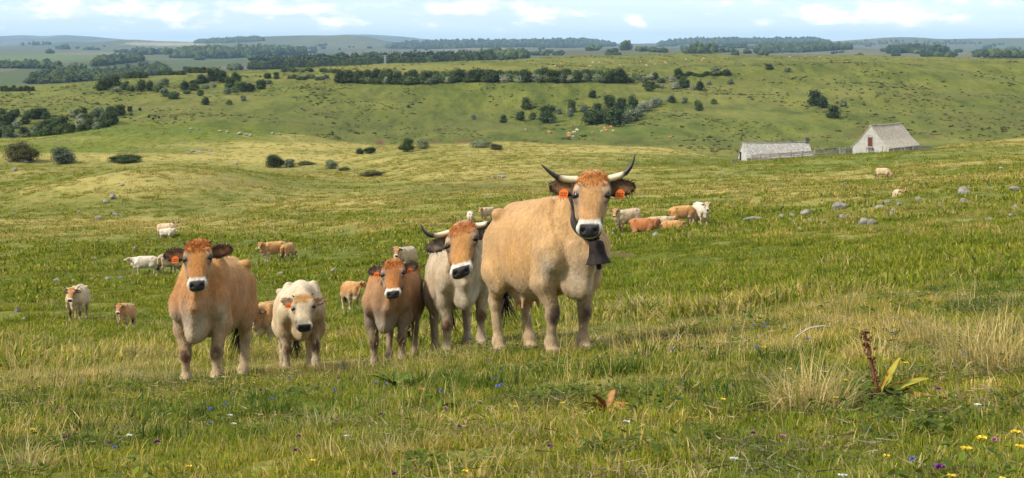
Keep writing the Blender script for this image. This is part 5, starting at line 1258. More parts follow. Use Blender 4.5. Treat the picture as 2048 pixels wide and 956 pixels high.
DKP = [((.026, .040, .010), 4), ((.038, .056, .013), 3), ((.055, .074, .018), 1.5)]
MDP = [((.055, .085, .024), 4), ((.075, .105, .030), 3), ((.095, .115, .040), 1)]
GRP = [((.13, .15, .085), 4), ((.19, .20, .13), 3), ((.25, .26, .18), 2)]
SGP = [((.085, .105, .055), 4), ((.12, .14, .075), 3), ((.16, .175, .10), 1)]
BRP = [((.060, .055, .018), 3), ((.085, .075, .024), 3), ((.050, .060, .018), 3)]
PAL = dict(dark=DKP, mid=MDP, silver=GRP, grey=SGP, brown=BRP)
KIND = {}
def kind(pal, shape, var, near=False):
    key = (pal, shape, var, near)
    if key not in KIND:
        w, h = dict(tree=(8.5, 9.0), bush=(9.0, 5.4), dome=(13.0, 4.0))[shape]
        n, s = (6500, .17) if near else (1500, .42)
        KIND[key] = (crown_mesh('crown', w, h, n, s, PAL[pal], hash(key[1:3]) % 1000 if False else (len(KIND) * 13 + 5), 9 if shape != 'dome' else 14, .03 if shape != 'tree' else .06, shape == 'dome'), trunk_mesh('trunk', h, .28 if shape == 'tree' else .16, len(KIND)), w, h)
    return KIND[key]
TN = [0]
def plant(px, py, hp, wp, pal, label, group=None, shape=None, ymin=150, near=False, name=None, sink=.03):
    """a tree or bush seen at a pixel, hp tall and wp wide in the photograph"""
    X, Y, Z = at(px, py, ymin); m = Y / F_PX
    shape = shape or ('tree' if hp > wp * .72 else 'bush')
    cm, tm, w, h = kind(pal, shape, TN[0] % 4, near); TN[0] += 1
    nm = name or ('tree' if shape == 'tree' else 'bush')
    sx, sz = wp * m / w, hp * m / h
    root = empty(nm, (X, Y, Z - sink * hp * m), rg.uniform(0, 6.28))
    tag(root, label, nm, group)
    for me, pn in ((cm, 'crown'), (tm, 'trunk')):
        o = bpy.data.objects.new(pn, me); COL.objects.link(o); o.parent = root; o.scale = (sx, sx, sz)
    return root
# near bushes on the mid ridge
plant(43, 322, 42, 72, 'brown', 'ragged dark brown-green bush standing above pale stones', None, 'bush', 250, True)
plant(128, 327, 36, 50, 'grey', 'grey-green rounded bush to the right of the ragged dark bush', None, 'bush', 250, True)
plant(250, 325, 21, 66, 'dark', 'low dark dome-shaped bush on the left ridge', None, 'dome', 250, True)
plant(548, 335, 28, 38, 'dark', 'dark dense bush above the grassy gully', None, 'bush', 250, True)
plant(580, 334, 17, 26, 'grey', 'small grey bush just right of the dark gully bush', None, 'bush', 250, True)
plant(610, 330, 10, 40, 'brown', 'low brownish thicket between the two gully bushes', None, 'dome', 250, True)
plant(663, 338, 20, 30, 'grey', 'grey-green bush at the fence post of the gully', None, 'bush', 250, True)
plant(690, 341, 9, 24, 'dark', 'small dark bush at the lower end of the gully', None, 'dome', 250, True)
plant(745, 352, 14, 50, 'brown', 'dry brownish thicket at the foot of the ridge', None, 'dome', 250, True)
plant(719, 308, 13, 18, 'dark', 'left of the twin dark bushes below the earth scar', None, 'bush', 300, True)
plant(740, 307, 14, 26, 'dark', 'right of the twin dark bushes below the earth scar', None, 'bush', 300, True)
plant(815, 303, 29, 32, 'dark', 'tall dark bush on the ridge before the valley', None, 'tree', 300, True)
plant(846, 298, 21, 30, 'grey', 'grey bush touching the tall dark ridge bush', None, 'bush', 300, True)
plant(962, 296, 19, 46, 'grey', 'broad grey bush on the ridge before the valley', None, 'bush', 300, True)
plant(992, 300, 14, 26, 'brown', 'low greenish bush leaning on the broad grey ridge bush', None, 'bush', 300, True)
# single trees on the far slope
LONE = [(1054, 219, 27, 24, 'dark', 'dark tree highest on the left of the scattered slope trees'), (1040, 241, 22, 21, 'dark', 'dark tree just below the highest scattered one'), (1007, 246, 18, 17, 'dark', 'small dark tree leftmost of the scattered slope trees'),
 (1065, 239, 18, 15, 'mid', 'narrow green tree between two dark slope trees'), (1095, 245, 38, 36, 'dark', 'largest dark tree of the scattered slope trees'), (1140, 232, 17, 16, 'silver', 'pale silver bush at the foot of a tall dark tree'), (1144, 225, 28, 20, 'dark', 'tall dark tree behind a pale silver bush'),
 (1118, 228, 13, 14, 'grey', 'greyish bush beside the largest scattered tree'), (1168, 223, 15, 17, 'grey', 'grey bush left of the big tree clump'), (1184, 196, 18, 18, 'dark', 'lone dark tree high on the slope below the belt'), (947, 239, 13, 12, 'silver', 'small silver bush alone on the middle of the slope'),
 (1398, 222, 23, 20, 'dark', 'lone dark tree right of the silver bushes on the open slope'), (1368, 206, 14, 17, 'grey', 'round grey bush on the open slope'), (1345, 206, 17, 16, 'dark', 'dark small tree with a grey neighbour on the open slope'), (1337, 203, 12, 14, 'silver', 'grey bush touching a dark small tree on the open slope'), (1428, 208, 11, 16, 'mid', 'low green bush far right on the open slope'),
 (1300, 182, 22, 21, 'dark', 'dark tree just below the right end of the belt'), (1401, 181, 22, 19, 'dark', 'dark tree beside the whitest bush of the rim'), (1350, 178, 17, 21, 'silver', 'whitest bush below the plateau rim'), (1368, 176, 24, 26, 'dark', 'dark round tree behind the whitest bush'), (1386, 180, 12, 16, 'silver', 'pale bush between two dark rim trees'), (1325, 176, 10, 9, 'silver', 'tiny pale bush left of the whitest bush'),
 (1461, 169, 13, 15, 'grey', 'grey bush lone at the right of the rim trees'), (1418, 170, 9, 12, 'silver', 'small pale bush among stones under the rim'), (1632, 211, 34, 32, 'dark', 'tall dark tree of the pair above the white barn'), (1646, 216, 26, 24, 'dark', 'lower dark tree leaning against the tall one above the barn'), (1667, 236, 28, 31, 'dark', 'round dark tree nearest above the white barn'), (1686, 213, 16, 18, 'grey', 'grey bush right of the trees above the barn'),
 (1539, 139, 13, 17, 'dark', 'dark bush on the plateau edge'), (1575, 144, 12, 15, 'grey', 'grey bush on the plateau edge'), (1355, 158, 23, 20, 'dark', 'dark upright tree right of the belt'), (1430, 150, 20, 22, 'grey', 'grey rounded tree left in the rim hedge'), (1454, 151, 14, 20, 'dark', 'dark tree right in the rim hedge'),
 (410, 210, 18, 19, 'dark', 'lone dark tree below the left copse'), (401, 192, 15, 15, 'mid', 'green tree just above the lone one'), (458, 209, 10, 15, 'mid', 'small green bush by the farm track'), (487, 202, 12, 13, 'grey', 'grey bush at the upper end of the farm track'), (535, 157, 12, 17, 'dark', 'left of the two round trees on the crest'), (553, 158, 15, 14, 'dark', 'right of the two round trees on the crest'),
 (817, 216, 7, 7, 'dark', 'tiny dark bush alone on the wide slope'), (1105, 246, 12, 14, 'grey', 'pale bush at the foot of the largest scattered tree')]
for px, py, h, w, pal, lab in LONE: plant(px, py, h, w, pal, lab, None, None, 520)
def many(rows, label, group, ymin=520):
    for px, py, h, w, pal in rows: plant(px, py, h, w, pal, label, group, None, ymin)
CL = [(1185, 250, 36, 48, 'dark'), (1230, 252, 40, 48, 'dark'), (1208, 246, 30, 34, 'dark'), (1264, 243, 28, 34, 'grey'), (1220, 214, 28, 28, 'dark'), (1244, 214, 20, 24, 'dark'), (1266, 222, 33, 24, 'dark'), (1194, 226, 22, 24, 'dark'), (1240, 226, 24, 26, 'dark'), (1258, 232, 24, 22, 'mid'), (1284, 224, 22, 22, 'silver'), (1292, 222, 24, 20, 'silver'), (1306, 216, 22, 22, 'silver'), (1318, 210, 17, 15, 'silver'), (1276, 234, 22, 22, 'grey'), (1252, 248, 24, 26, 'grey')]
many(CL, 'tree or bush of the dense clump in the side valley', 'clump of trees in the side valley')
BL = []
r5 = random.Random(12)
for k in range(64):
    px = 678 + k * 9.05 + r5.uniform(-3, 3); top = 150 if px > 760 else 158
    big = r5.random() < .42
    BL.append((px, 163 + 5 * math.exp(-((px - 800) / 90) ** 2) + r5.uniform(-1, 2), r5.uniform(22, 31) if big else r5.uniform(13, 20), r5.uniform(20, 30) if big else r5.uniform(18, 27), 'dark' if big else r5.choice(['grey', 'grey', 'mid', 'silver', 'mid', 'dark'])))
for k in range(34):
    px = 720 + k * 15.5 + r5.uniform(-4, 4); BL.append((px, r5.uniform(151, 156), r5.uniform(11, 18), r5.uniform(16, 24), r5.choice(['dark', 'mid', 'grey', 'mid'])))
for px, h in ((678, 26), (690, 29), (703, 30), (735, 27), (748, 30), (831, 20), (1243, 34), (1232, 30), (1215, 24)): BL.append((px, 166, h, h * .9, 'dark'))
for px in range(1262, 1345, 9): BL.append((px + r5.uniform(-3, 3), r5.uniform(158, 166), r5.uniform(9, 16), r5.uniform(13, 20), r5.choice(['grey', 'silver', 'mid', 'dark'])))
for px in range(1290, 1318, 8): BL.append((px, r5.uniform(172, 178), r5.uniform(8, 12), 14, r5.choice(['grey', 'mid'])))
for px in range(1362, 1450, 9): BL.append((px, r5.uniform(149, 153), r5.uniform(5, 9), r5.uniform(12, 18), 'dark'))
many(BL, 'tree or bush of the long belt under the plateau rim', 'tree belt under the plateau rim')
CP = [(202, 181, 26, 28, 'dark'), (216, 176, 24, 26, 'dark'), (230, 172, 25, 28, 'dark'), (249, 180, 19, 20, 'dark'), (262, 182, 12, 20, 'mid'), (282, 182, 26, 24, 'dark'), (299, 181, 21, 18, 'dark'), (318, 184, 18, 24, 'mid'), (330, 193, 19, 22, 'grey'), (346, 197, 16, 28, 'mid'), (328, 170, 14, 22, 'grey'), (370, 181, 21, 20, 'dark'), (389, 182, 25, 24, 'dark'), (374, 188, 9, 18, 'mid'), (405, 166, 18, 28, 'dark'), (425, 163, 28, 28, 'dark'), (447, 165, 26, 24, 'dark'), (437, 160, 26, 26, 'dark'), (459, 176, 24, 24, 'dark'), (473, 165, 22, 22, 'dark'), (487, 184, 21, 20, 'dark'), (502, 184, 21, 22, 'dark'), (521, 178, 20, 26, 'dark'), (455, 188, 13, 20, 'grey'), (426, 175, 13, 16, 'silver'), (410, 178, 10, 18, 'grey'), (478, 178, 18, 22, 'mid'), (536, 168, 9, 20, 'grey'), (232, 184, 9, 22, 'grey'), (470, 186, 14, 18, 'mid')]
many(CP, 'tree of the left copse below the plateau', 'copse on the left slope')
HD = [(226 + 9 * k, 157 - .12 * k, 12 + r5.uniform(-2, 2), 17, 'dark') for k in range(8)] + [(303 + 9 * k, 151 - .2 * k, 10 + r5.uniform(-2, 2), 16, 'dark') for k in range(8)] + [(372 + 9 * k, 146, 13 + r5.uniform(-2, 2), 16, 'dark') for k in range(5)] + [(568 + 9 * k, 144 + r5.uniform(-2, 2), 9, 14, r5.choice(['grey', 'dark', 'mid'])) for k in range(7)] + [(580 + 9 * k, 158 + r5.uniform(-2, 2), 8, 14, r5.choice(['grey', 'grey', 'mid'])) for k in range(9)] + [(645 + 8 * k, 146 + r5.uniform(-2, 2), 9, 13, r5.choice(['grey', 'dark', 'mid'])) for k in range(5)]
many(HD, 'bush of the dark hedges on the plateau edge', 'hedges on the left plateau edge')
WD = []
for k in range(74):
    px = r5.uniform(-30, 232); py = r5.uniform(228, 285) if px < 170 else r5.uniform(228, 268)
    dk = r5.random() < .5
    WD.append((px, py, r5.uniform(20, 30) if dk else r5.uniform(13, 20), r5.uniform(20, 28), 'dark' if dk else r5.choice(['grey', 'mid', 'mid', 'silver'])))
WD += [(241, 229, 22, 21, 'dark'), (228, 238, 14, 14, 'grey'), (222, 250, 30, 28, 'dark'), (208, 262, 24, 26, 'dark'), (218, 232, 15, 15, 'grey'), (196, 268, 16, 22, 'grey')]
WD.sort(key=lambda r: r[1])
many(WD, 'tree of the mixed wood in the left hollow', 'wood in the left hollow')
many([(260, 223, 12, 12, 'dark'), (280, 221, 7, 7, 'dark'), (234, 243, 8, 8, 'dark'), (298, 236, 7, 6, 'dark'), (311, 235, 7, 7, 'mid'), (306, 240, 6, 6, 'dark'), (318, 237, 6, 6, 'dark'), (350, 239, 6, 8, 'grey'), (262, 231, 8, 9, 'grey')], 'small bush scattered right of the left wood', 'bushes beside the left wood')
many([(4 + 7.5 * k, 183 - .1 * k, r5.uniform(9, 14), 12, 'dark') for k in range(9)], 'dark tree of the short row on the far left', 'tree row on the far left')
# far woods: masses nobody could count
def wood(label, edge, depth_px, hm, n, seed, pal=DKP, ymin=3600, leafy=False):
    """edge: (px, py) along the near foot of the wood; it reaches depth_px up the picture on the rising plain"""
    rng = np.random.default_rng(seed); ex = [e[0] for e in edge]; ey = [e[1] for e in edge]
    import bmesh
    bm = bmesh.new(); bmesh.ops.create_icosphere(bm, subdivisions=2, radius=1.0); iv = np.array([v.co for v in bm.verts]); bm.verts.index_update(); iff = np.array([[v.index for v in f.verts] for f in bm.faces]); bm.free()
    if leafy:                                                         # near enough to show ragged crowns
        src = crown_mesh('wood_crown', 1.0, 1.0, 150, .085, pal, seed, 3, .02); iv = np.array([v.co for v in src.vertices]) * np.array([2.3, 2.3, 2]) - np.array([0, 0, .9])
        iff = np.array([[p.vertices[0], p.vertices[1], p.vertices[2], p.vertices[3] if len(p.vertices) > 3 else p.vertices[0]] for p in src.polygons])
        iff = np.concatenate([iff[:, :3], iff[iff[:, 3] != iff[:, 0]][:, [0, 2, 3]]]); bpy.data.meshes.remove(src)
    V, Fl, C = [], [], []; nb = 0
    for k in range(n):
        px = rng.uniform(ex[0], ex[-1]); e = min(1.0, min(px - ex[0], ex[-1] - px) / (.12 * (ex[-1] - ex[0])) + .15)
        py = np.interp(px, ex, ey) - depth_px * e * (0 if rng.random() < .3 else rng.random())
        X, Y, Z = at(px, py, ymin); h = hm * rng.uniform(.5, 1.25); w = hm * rng.uniform(.34, .68)
        q = iv * np.array([w, w, h * .55]) * (1 + (.0 if leafy else .16) * rng.normal(size=(len(iv), 1))) + np.array([X, Y, Z + h * .45])
        V.append(q); Fl.append(iff + nb); nb += len(q)
        c = np.array(pal[rng.integers(len(pal))][0]) * rng.uniform(.75, 1.25); C.append(np.tile(c, (len(q), 1)) * rng.uniform(.85, 1.15, (len(q), 1)))
    Fl = np.concatenate(Fl); me = np_mesh('wood', np.concatenate(V), Fl, np.full(len(Fl), 3), False, {'col': np.concatenate(C)}); me.materials.append(LEAFM)
    o = link('woodland', me); tag(o, label, 'wood', None, 'stuff')
wood('dark wood descending on the left behind the hedges', [(60, 167), (130, 169), (210, 166), (340, 148)], 20, 15, 420, 1, ymin=1920, leafy=True)
wood('dark wood crossing the middle behind the plateau', [(500, 139), (660, 138), (800, 134), (985, 125)], 20, 17, 600, 2, ymin=1920, leafy=True)
wood('small wooded knoll on the far left', [(186, 133), (215, 130), (285, 122)], 12, 16, 200, 3)
wood('large dark wood on the far plain left of centre', [(350, 116), (450, 117), (608, 108)], 16, 26, 620, 4)
wood('thin blue wood line on the far plain', [(266, 110), (330, 109), (452, 106)], 4, 24, 160, 5)
wood('dark wood band on the right hill of the horizon', [(1690, 90), (1800, 88), (1960, 88)], 6, 18, 120, 15, ymin=10000)
wood('dark wood right behind the plateau crest', [(960, 121), (1010, 120), (1050, 119)], 8, 20, 110, 6, ymin=1920)
wood('blue wood on the far plain right of the middle', [(1512, 104), (1600, 105), (1700, 99)], 11, 22, 600, 7, ymin=5000)
wood('small blue woods on the far right plain', [(1386, 107), (1430, 107)], 6, 22, 60, 8); wood('small blue wood strip on the far right plain', [(1380, 98), (1490, 96)], 4, 20, 120, 9)
wood('dark wood at the right edge of the picture', [(1970, 115), (2060, 116)], 12, 15, 180, 10, ymin=1920)
wood('blue copse on the far right plain', [(1776, 108), (1850, 103), (1890, 108)], 5, 24, 110, 11)
wood('wooded long hill on the horizon in the middle', [(775, 97), (900, 98), (1100, 97), (1230, 93)], 15, 26, 1500, 12, ymin=10000)
wood('wooded hill on the horizon right of the middle', [(1316, 90), (1420, 88), (1560, 87), (1660, 86)], 9, 24, 900, 13, ymin=10000)
wood('wooded shoulder of the hill left of the middle', [(390, 87), (450, 86), (528, 82)], 7, 24, 420, 14, ymin=10000)
for k, (a, b_, y) in enumerate([(20, 90, 152), (0, 60, 160), (45, 75, 136), (88, 96, 135), (60, 120, 147), (0, 30, 138), (1790, 1812, 96), (120, 140, 99), (45, 100, 91), (1340, 1358, 93), (1180, 1196, 100), (1248, 1258, 101)]):
    wood('small dark copse scattered on the far plain', [(a, y), (b_, y - 1)], 3, 16 + 10 * (y < 120), 18, 30 + k)

def scattered_trees():
    rng = np.random.default_rng(77); import bmesh
    bm = bmesh.new(); bmesh.ops.create_icosphere(bm, subdivisions=2, radius=1.0); iv = np.array([v.co for v in bm.verts]); bm.verts.index_update(); iff = np.array([[v.index for v in f.verts] for f in bm.faces]); bm.free()
    V, Fl, C = [], [], []; nb = 0
    for k in range(150):
        px0, py0 = rng.uniform(-60, 2100), rng.choice([rng.uniform(93, 112), rng.uniform(108, 160)])
        if px0 > 520: py0 = rng.uniform(92, 116)
        run = rng.integers(1, 9); slope = rng.normal(0, .05)
        for q in range(run):
            px = px0 + q * rng.uniform(2, 5); X, Y, Z = at(px, py0 + slope * (px - px0), 2700)
            h = rng.uniform(7, 15) * (1 + .5 * (Y > 7000)); w = h * rng.uniform(.4, .9)
            v = iv * np.array([w, w, h * .55]) * (1 + .14 * rng.normal(size=(len(iv), 1))) + np.array([X, Y, Z + h * .45]); V.append(v); Fl.append(iff + nb); nb += len(v)
            C.append(np.tile(np.array(DKP[rng.integers(3)][0]) * rng.uniform(.8, 1.4), (len(v), 1)))
    Fl = np.concatenate(Fl); me = np_mesh('far_trees', np.concatenate(V), Fl, np.full(len(Fl), 3), False, {'col': np.concatenate(C)}); me.materials.append(LEAFM)
    tag(link('far_trees', me), 'trees and hedges dotted over the far plain', 'trees', None, 'stuff')
scattered_trees()
# ------------------------------------------------------------------ barns, fences, rocks
def wall_material(name, c, dirt):
    m, t, b = mat_new(name); b.inputs['Roughness'].default_value = .9
    co = N(t, 'ShaderNodeTexCoord').outputs['Object']
    f = noise(t, 1.3, 6, .65, co); g = noise(t, 6, 4, .6, co)
    cc = mixc(t, ramp(t, f, [(.38, 0.0), (.7, .75)]), c, dirt); cc = mixc(t, ramp(t, g, [(.45, 0.0), (.75, .45)]), cc, dirt)
    t.links.new(cc, b.inputs['Base Color']); bump(t, b, g, .5, .05); return m
def slate_material(name, cs):
    m, t, b = mat_new(name); b.inputs['Roughness'].default_value = .85
    co = N(t, 'ShaderNodeTexCoord').outputs['Object']
    v = N(t, 'ShaderNodeTexVoronoi'); v.inputs['Scale'].default_value = 3.6; t.links.new(co, v.inputs['Vector'])
    s = N(t, 'ShaderNodeSeparateColor'); t.links.new(v.outputs['Color'], s.inputs[0])
    c = ramp(t, s.outputs[0], [(0, cs[0]), (.4, cs[1]), (.75, cs[2]), (1, cs[3])])
    c = mixc(t, ramp(t, noise(t, .8, 5, .6, co), [(.4, 0.0), (.7, .5)]), c, cs[1])
    t.links.new(c, b.inputs['Base Color']); bump(t, b, v.outputs['Distance'], .7, .08); return m
LIME = wall_material('limewash', (.41, .39, .35), (.25, .23, .20)); STONEW = wall_material('stone_wall', (.45, .425, .38), (.26, .24, .205))
LAUZE = slate_material('stone_slates', [(.28, .23, .17), (.35, .29, .22), (.41, .345, .265), (.48, .41, .325)])
LAUZE2 = slate_material('grey_stone_slates', [(.20, .185, .16), (.27, .25, .22), (.33, .31, .275), (.41, .385, .345)])
DOORM = simple_mat('red_door', (.10, .022, .012), .75, .3, 12); DARKO = simple_mat('opening_shade', (.012, .011, .010), .9)
OLDWOOD = simple_mat('weathered_wood', (.24, .21, .175), .9, .35, 6); STONEC = simple_mat('chimney_stone', (.11, .10, .09), .9, .35, 9)
def gable_house(name, label, loc, rz, g, L, wall, rise, wallm, roofm, over=.25, sweep=.0):
    """x across the gable, y along the ridge (away), z up; origin in the middle of the near gable's foot"""
    root = empty(name, loc, rz); tag(root, label, 'barn')
    a = g / 2; sw = sweep
    prof = [(-a, -3.0), (-a, wall), (-a * .62, wall + rise * (.38 - .06 * sw)), (0, wall + rise), (a * .62, wall + rise * (.38 - .06 * sw)), (a, wall), (a, -3.0)]
    mb = MB(); n = len(prof)
    vs = [(x, 0, z) for x, z in prof] + [(x, L, z) for x, z in prof]
    mb.add(vs, [tuple(range(n))[::-1], tuple(range(n, 2 * n))] + [(k, (k + 1) % n, n + (k + 1) % n, n + k) for k in range(n)])
    mb.build('wall', wallm, root)
    ln = [(-a - over, wall - over * .55), (-a * .62, wall + rise * (.38 - .06 * sw) + .02), (0, wall + rise + .02), (a * .62, wall + rise * (.38 - .06 * sw) + .02), (a + over, wall - over * .55)]
    mb = MB(); ny = 24; th = .16; r6 = random.Random(3)
    V, Fq = [], []
    for j in range(ny + 1):
        y = -.12 + (L + .24) * j / ny; sag = -.10 * math.sin(math.pi * j / ny)
        for lay in (0, 1):
            for x, z in ln: V.append((x, y, z + sag * (z - wall) / rise + .01 + lay * th + r6.uniform(-.02, .02)))
    m = len(ln); row = 2 * m
    for j in range(ny):
        for k in range(m - 1):
            b0, b1 = j * row, (j + 1) * row
            Fq += [(b0 + m + k, b0 + m + k + 1, b1 + m + k + 1, b1 + m + k), (b0 + k, b1 + k, b1 + k + 1, b0 + k + 1)]
        for k in (0, m - 1): Fq.append((b0 + k, b0 + m + k, b1 + m + k, b1 + k) if k == 0 else (b0 + k, b1 + k, b1 + m + k, b0 + m + k))
    for j in (0, ny):
        b0 = j * row
        for k in range(m - 1): Fq.append((b0 + k, b0 + k + 1, b0 + m + k + 1, b0 + m + k) if j == 0 else (b0 + k, b0 + m + k, b0 + m + k + 1, b0 + k + 1))
    mb.add(V, Fq); rf = mb.build('roof', roofm, root)
    cap = MB(); 
    for j in range(22): cap.box((r6.uniform(-.03, .03), L * (j + .5) / 22, wall + rise + .17 - .10 * math.sin(math.pi * (j + .5) / 22)), (.46, L / 22 * .92, .11))
    cap.build('ridge_stones', roofm, rf)
    return root
def on_ground(px, Y):
    X = (px - 1024) / F_PX * Y; return X, Y, gz(X, Y)
bx, by, bz = on_ground(1741, 298)
barn = gable_house('stone_barn', 'white limewashed barn with a steep stone roof and a red loft door', (bx, by, bz), R_(-41), 7.9, 13.0, 1.25, 4.25, LIME, LAUZE, .3, 1.0)
mb = MB(); mb.box((-.05, -.035, 2.35), (.86, .09, 1.75)); dr = mb.build('loft_door', DOORM, barn)
mb = MB(); mb.box((-.05, -.05, 3.30), (1.25, .14, .14)); mb.box((-.56, -.04, 2.38), (.12, .10, 1.7)); mb.box((.46, -.04, 2.38), (.12, .10, 1.7)); mb.build('door_frame', OLDWOOD, dr)
mb = MB(); mb.box((-.1, -.06, 3.62), (1.7, .05, .04)); mb.build('lintel_course', STONEW, barn)
mb = MB(); mb.box((-.05, -.35, 1.25), (1.3, .6, .1)); mb.box((-.6, -.5, .6), (.1, .1, 1.3)); mb.box((.5, -.5, .6), (.1, .1, 1.3)); mb.box((-.05, -.6, .9), (1.3, .06, .1)); mb.build('loading_stage', OLDWOOD, barn)
# long low byre: its ridge runs across the picture
lx, ly, lz = on_ground(1486, 296)
byre = gable_house('stone_byre', 'long low stone byre with a grey slate roof and a chimney', (lx, ly + .5, lz), R_(-80), 5.2, 13.6, .75, 2.75, STONEW, LAUZE2, .25)
mb = MB(); mb.box((-1.2, -.03, .85), (.85, .08, 1.7)); mb.build('doorway', DARKO, byre)  # solid near-black box: shade inside the doorway put into its colour
mb = MB(); mb.box((0, 13.35, 3.75), (.75, .62, 1.0)); mb.box((0, 13.35, 4.32), (.95, .82, .12)); mb.box((0, 13.35, 4.52), (.6, .5, .12)); mb.build('chimney', STONEC, byre)
def fence(name, label, pts, rails, ph, sag=.06, seed=1, every=2.2, wide=.12, cat='fence'):
    """pts: (px, Y) along the foot; weathered posts and rails, each a part"""
    W = [Vector(on_ground(*p)) for p in pts]; root = empty(name, tuple(W[0])); tag(root, label, cat)
    r7 = random.Random(seed); P = []
    for a, b in zip(W[:-1], W[1:]):
        n = max(1, round((b - a).length / every))
        P += [a + (b - a) * k / n for k in range(n)]
    P.append(W[-1]); P = [Vector((p.x, p.y, gz(p.x, p.y))) - W[0] for p in P]
    for p in P:
        mb = MB(); t = Vector((r7.uniform(-.06, .06), r7.uniform(-.06, .06), ph * r7.uniform(.85, 1.12))); mb.bar(p - Vector((0, 0, .3)), p + t, wide * 1.35, wide * 1.35); mb.build('post', OLDWOOD, root)
    for h in rails:
        for a, b in zip(P[:-1], P[1:]):
            mb = MB(); o = Vector((0, -wide * .55, 0)); mb.bar(a + o + Vector((0, 0, h + r7.uniform(-sag, sag))), b + o + Vector((0, 0, h + r7.uniform(-sag, sag))), .05, .19); mb.build('rail', OLDWOOD, root)
    return root
fence('pen_fence', 'weathered plank pen fence along the front of the long byre', [(1503, 290), (1560, 290), (1627, 291)], (.25, .55, .85, 1.1), 1.35, .08, 2)
fence('pole_gate', 'pale pole gate with four thin rails between the byre and the barn', [(1646, 292), (1678, 293)], (.25, .55, .85, 1.1), 1.25, .03, 3, 3.2, cat='gate')
fence('rail_fence', 'short rail fence between the byre and the pole gate', [(1630, 291), (1645, 292)], (.4, .9, 1.3), 1.7, .05, 4)
fence('board_fence', 'grey board fence leaning against the white barn', [(1679, 292), (1691, 292), (1704, 293)], (.3, .6, .9, 1.2), 1.45, .06, 5, 1.3)
fence('back_fence', 'grey rail fence running off behind the white barn', [(1826, 302), (1845, 304), (1862, 306)], (.3, .65, .95), 1.1, .05, 6, 1.2)
fence('corner_fence', 'low broken rail fence left of the long byre', [(1462, 291), (1479, 292)], (.2, .5), .7, .1, 7, 1.2)
for px, Y, h in ((1765, 291, 1.35), (1772, 292, 1.1), (1802, 294, .9), (1809, 294, 1.05), (1787, 294, .8)):
    x, y, z = on_ground(px, Y); mb = MB(); mb.bar((0, 0, -.3), (.05, 0, h), .12, .12); o = mb.build('fence_post', OLDWOOD); o.location = (x, y, z); tag(o, 'weathered post standing before the side wall of the barn', 'post', 'posts before the barn')
for px, py, h in ((674, 341, 1.2), (626, 337, 1.0), (576, 338, 1.0), (708, 345, 1.0)):
    x, y, z = at(px, py, 250); mb = MB(); mb.bar((0, 0, -.3), (.03, 0, h), .14, .14); o = mb.build('fence_post', OLDWOOD); o.location = (x, y, z); tag(o, 'thin pale fence post beside the gully bushes', 'post', 'posts along the gully')
# lattice mast far behind the plateau
mx_, my_, mz_ = at(770, 130, 1300); root = empty('power_pylon', (mx_, my_, mz_ - 2)); tag(root, 'slender grey lattice pylon in front of the far wood', 'pylon'); STEEL = simple_mat('galvanised_steel', (.36, .38, .38), .6)
mb = MB(); H_ = 24 * my_ / F_PX
for sx in (-1, 1):
    for sy in (-1, 1): mb.bar((sx * .9, sy * .9, 0), (sx * .25, sy * .25, H_), .22, .22)
for k in range(8):
    z0, z1 = H_ * k / 8, H_ * (k + 1) / 8; w0, w1 = .9 - .65 * k / 8, .9 - .65 * (k + 1) / 8
    mb.bar((-w0, -w0, z0), (w1, -w1, z1), .12, .12); mb.bar((w0, w0, z0), (-w1, w1, z1), .12, .12)
mb.build('mast', STEEL, root)
for z in (.82, .95): mb = MB(); mb.bar((-2.2, 0, H_ * z), (2.2, 0, H_ * z), .25, .25); mb.build('cross_arm', STEEL, root)
# boulders
def rock_material():
    m, t, b = mat_new('lichened_rock'); b.inputs['Roughness'].default_value = .92
    co = N(t, 'ShaderNodeTexCoord').outputs['Object']; f = noise(t, 2.2, 6, .65, co); g = noise(t, 9, 5, .65, co)
    c = ramp(t, f, [(.3, (.10, .088, .070)), (.5, (.205, .185, .15)), (.7, (.33, .30, .25))]); c = mixc(t, ramp(t, g, [(.55, 0.0), (.72, .7)]), c, (.10, .095, .075))
    t.links.new(c, b.inputs['Base Color']); bump(t, b, g, .8, .08); return m
ROCKM = rock_material(); ROCKS = []
def rock_mesh(seed):
    import bmesh
    bm = bmesh.new(); bmesh.ops.create_icosphere(bm, subdivisions=4, radius=.5); v = np.array([x.co for x in bm.verts]); bm.verts.index_update(); f = np.array([[x.index for x in q.verts] for q in bm.faces]); bm.free()
    rng = np.random.default_rng(seed)
    for _ in range(9):                                             # flat split faces
        n = rng.normal(size=3); n /= np.linalg.norm(n); d = rng.uniform(.28, .40); s = v @ n - d; v = v - np.outer(np.maximum(s, 0) * .85, n)
    v *= (1 + .10 * fbm(v[:, 0] * 5 + seed, v[:, 1] * 5 + v[:, 2] * 6, 3, seed))[:, None]
    me = np_mesh('rock', v, f, np.full(len(f), 3), True); me.materials.append(ROCKM); return me
ROCKS = [rock_mesh(60 + k) for k in range(7)]
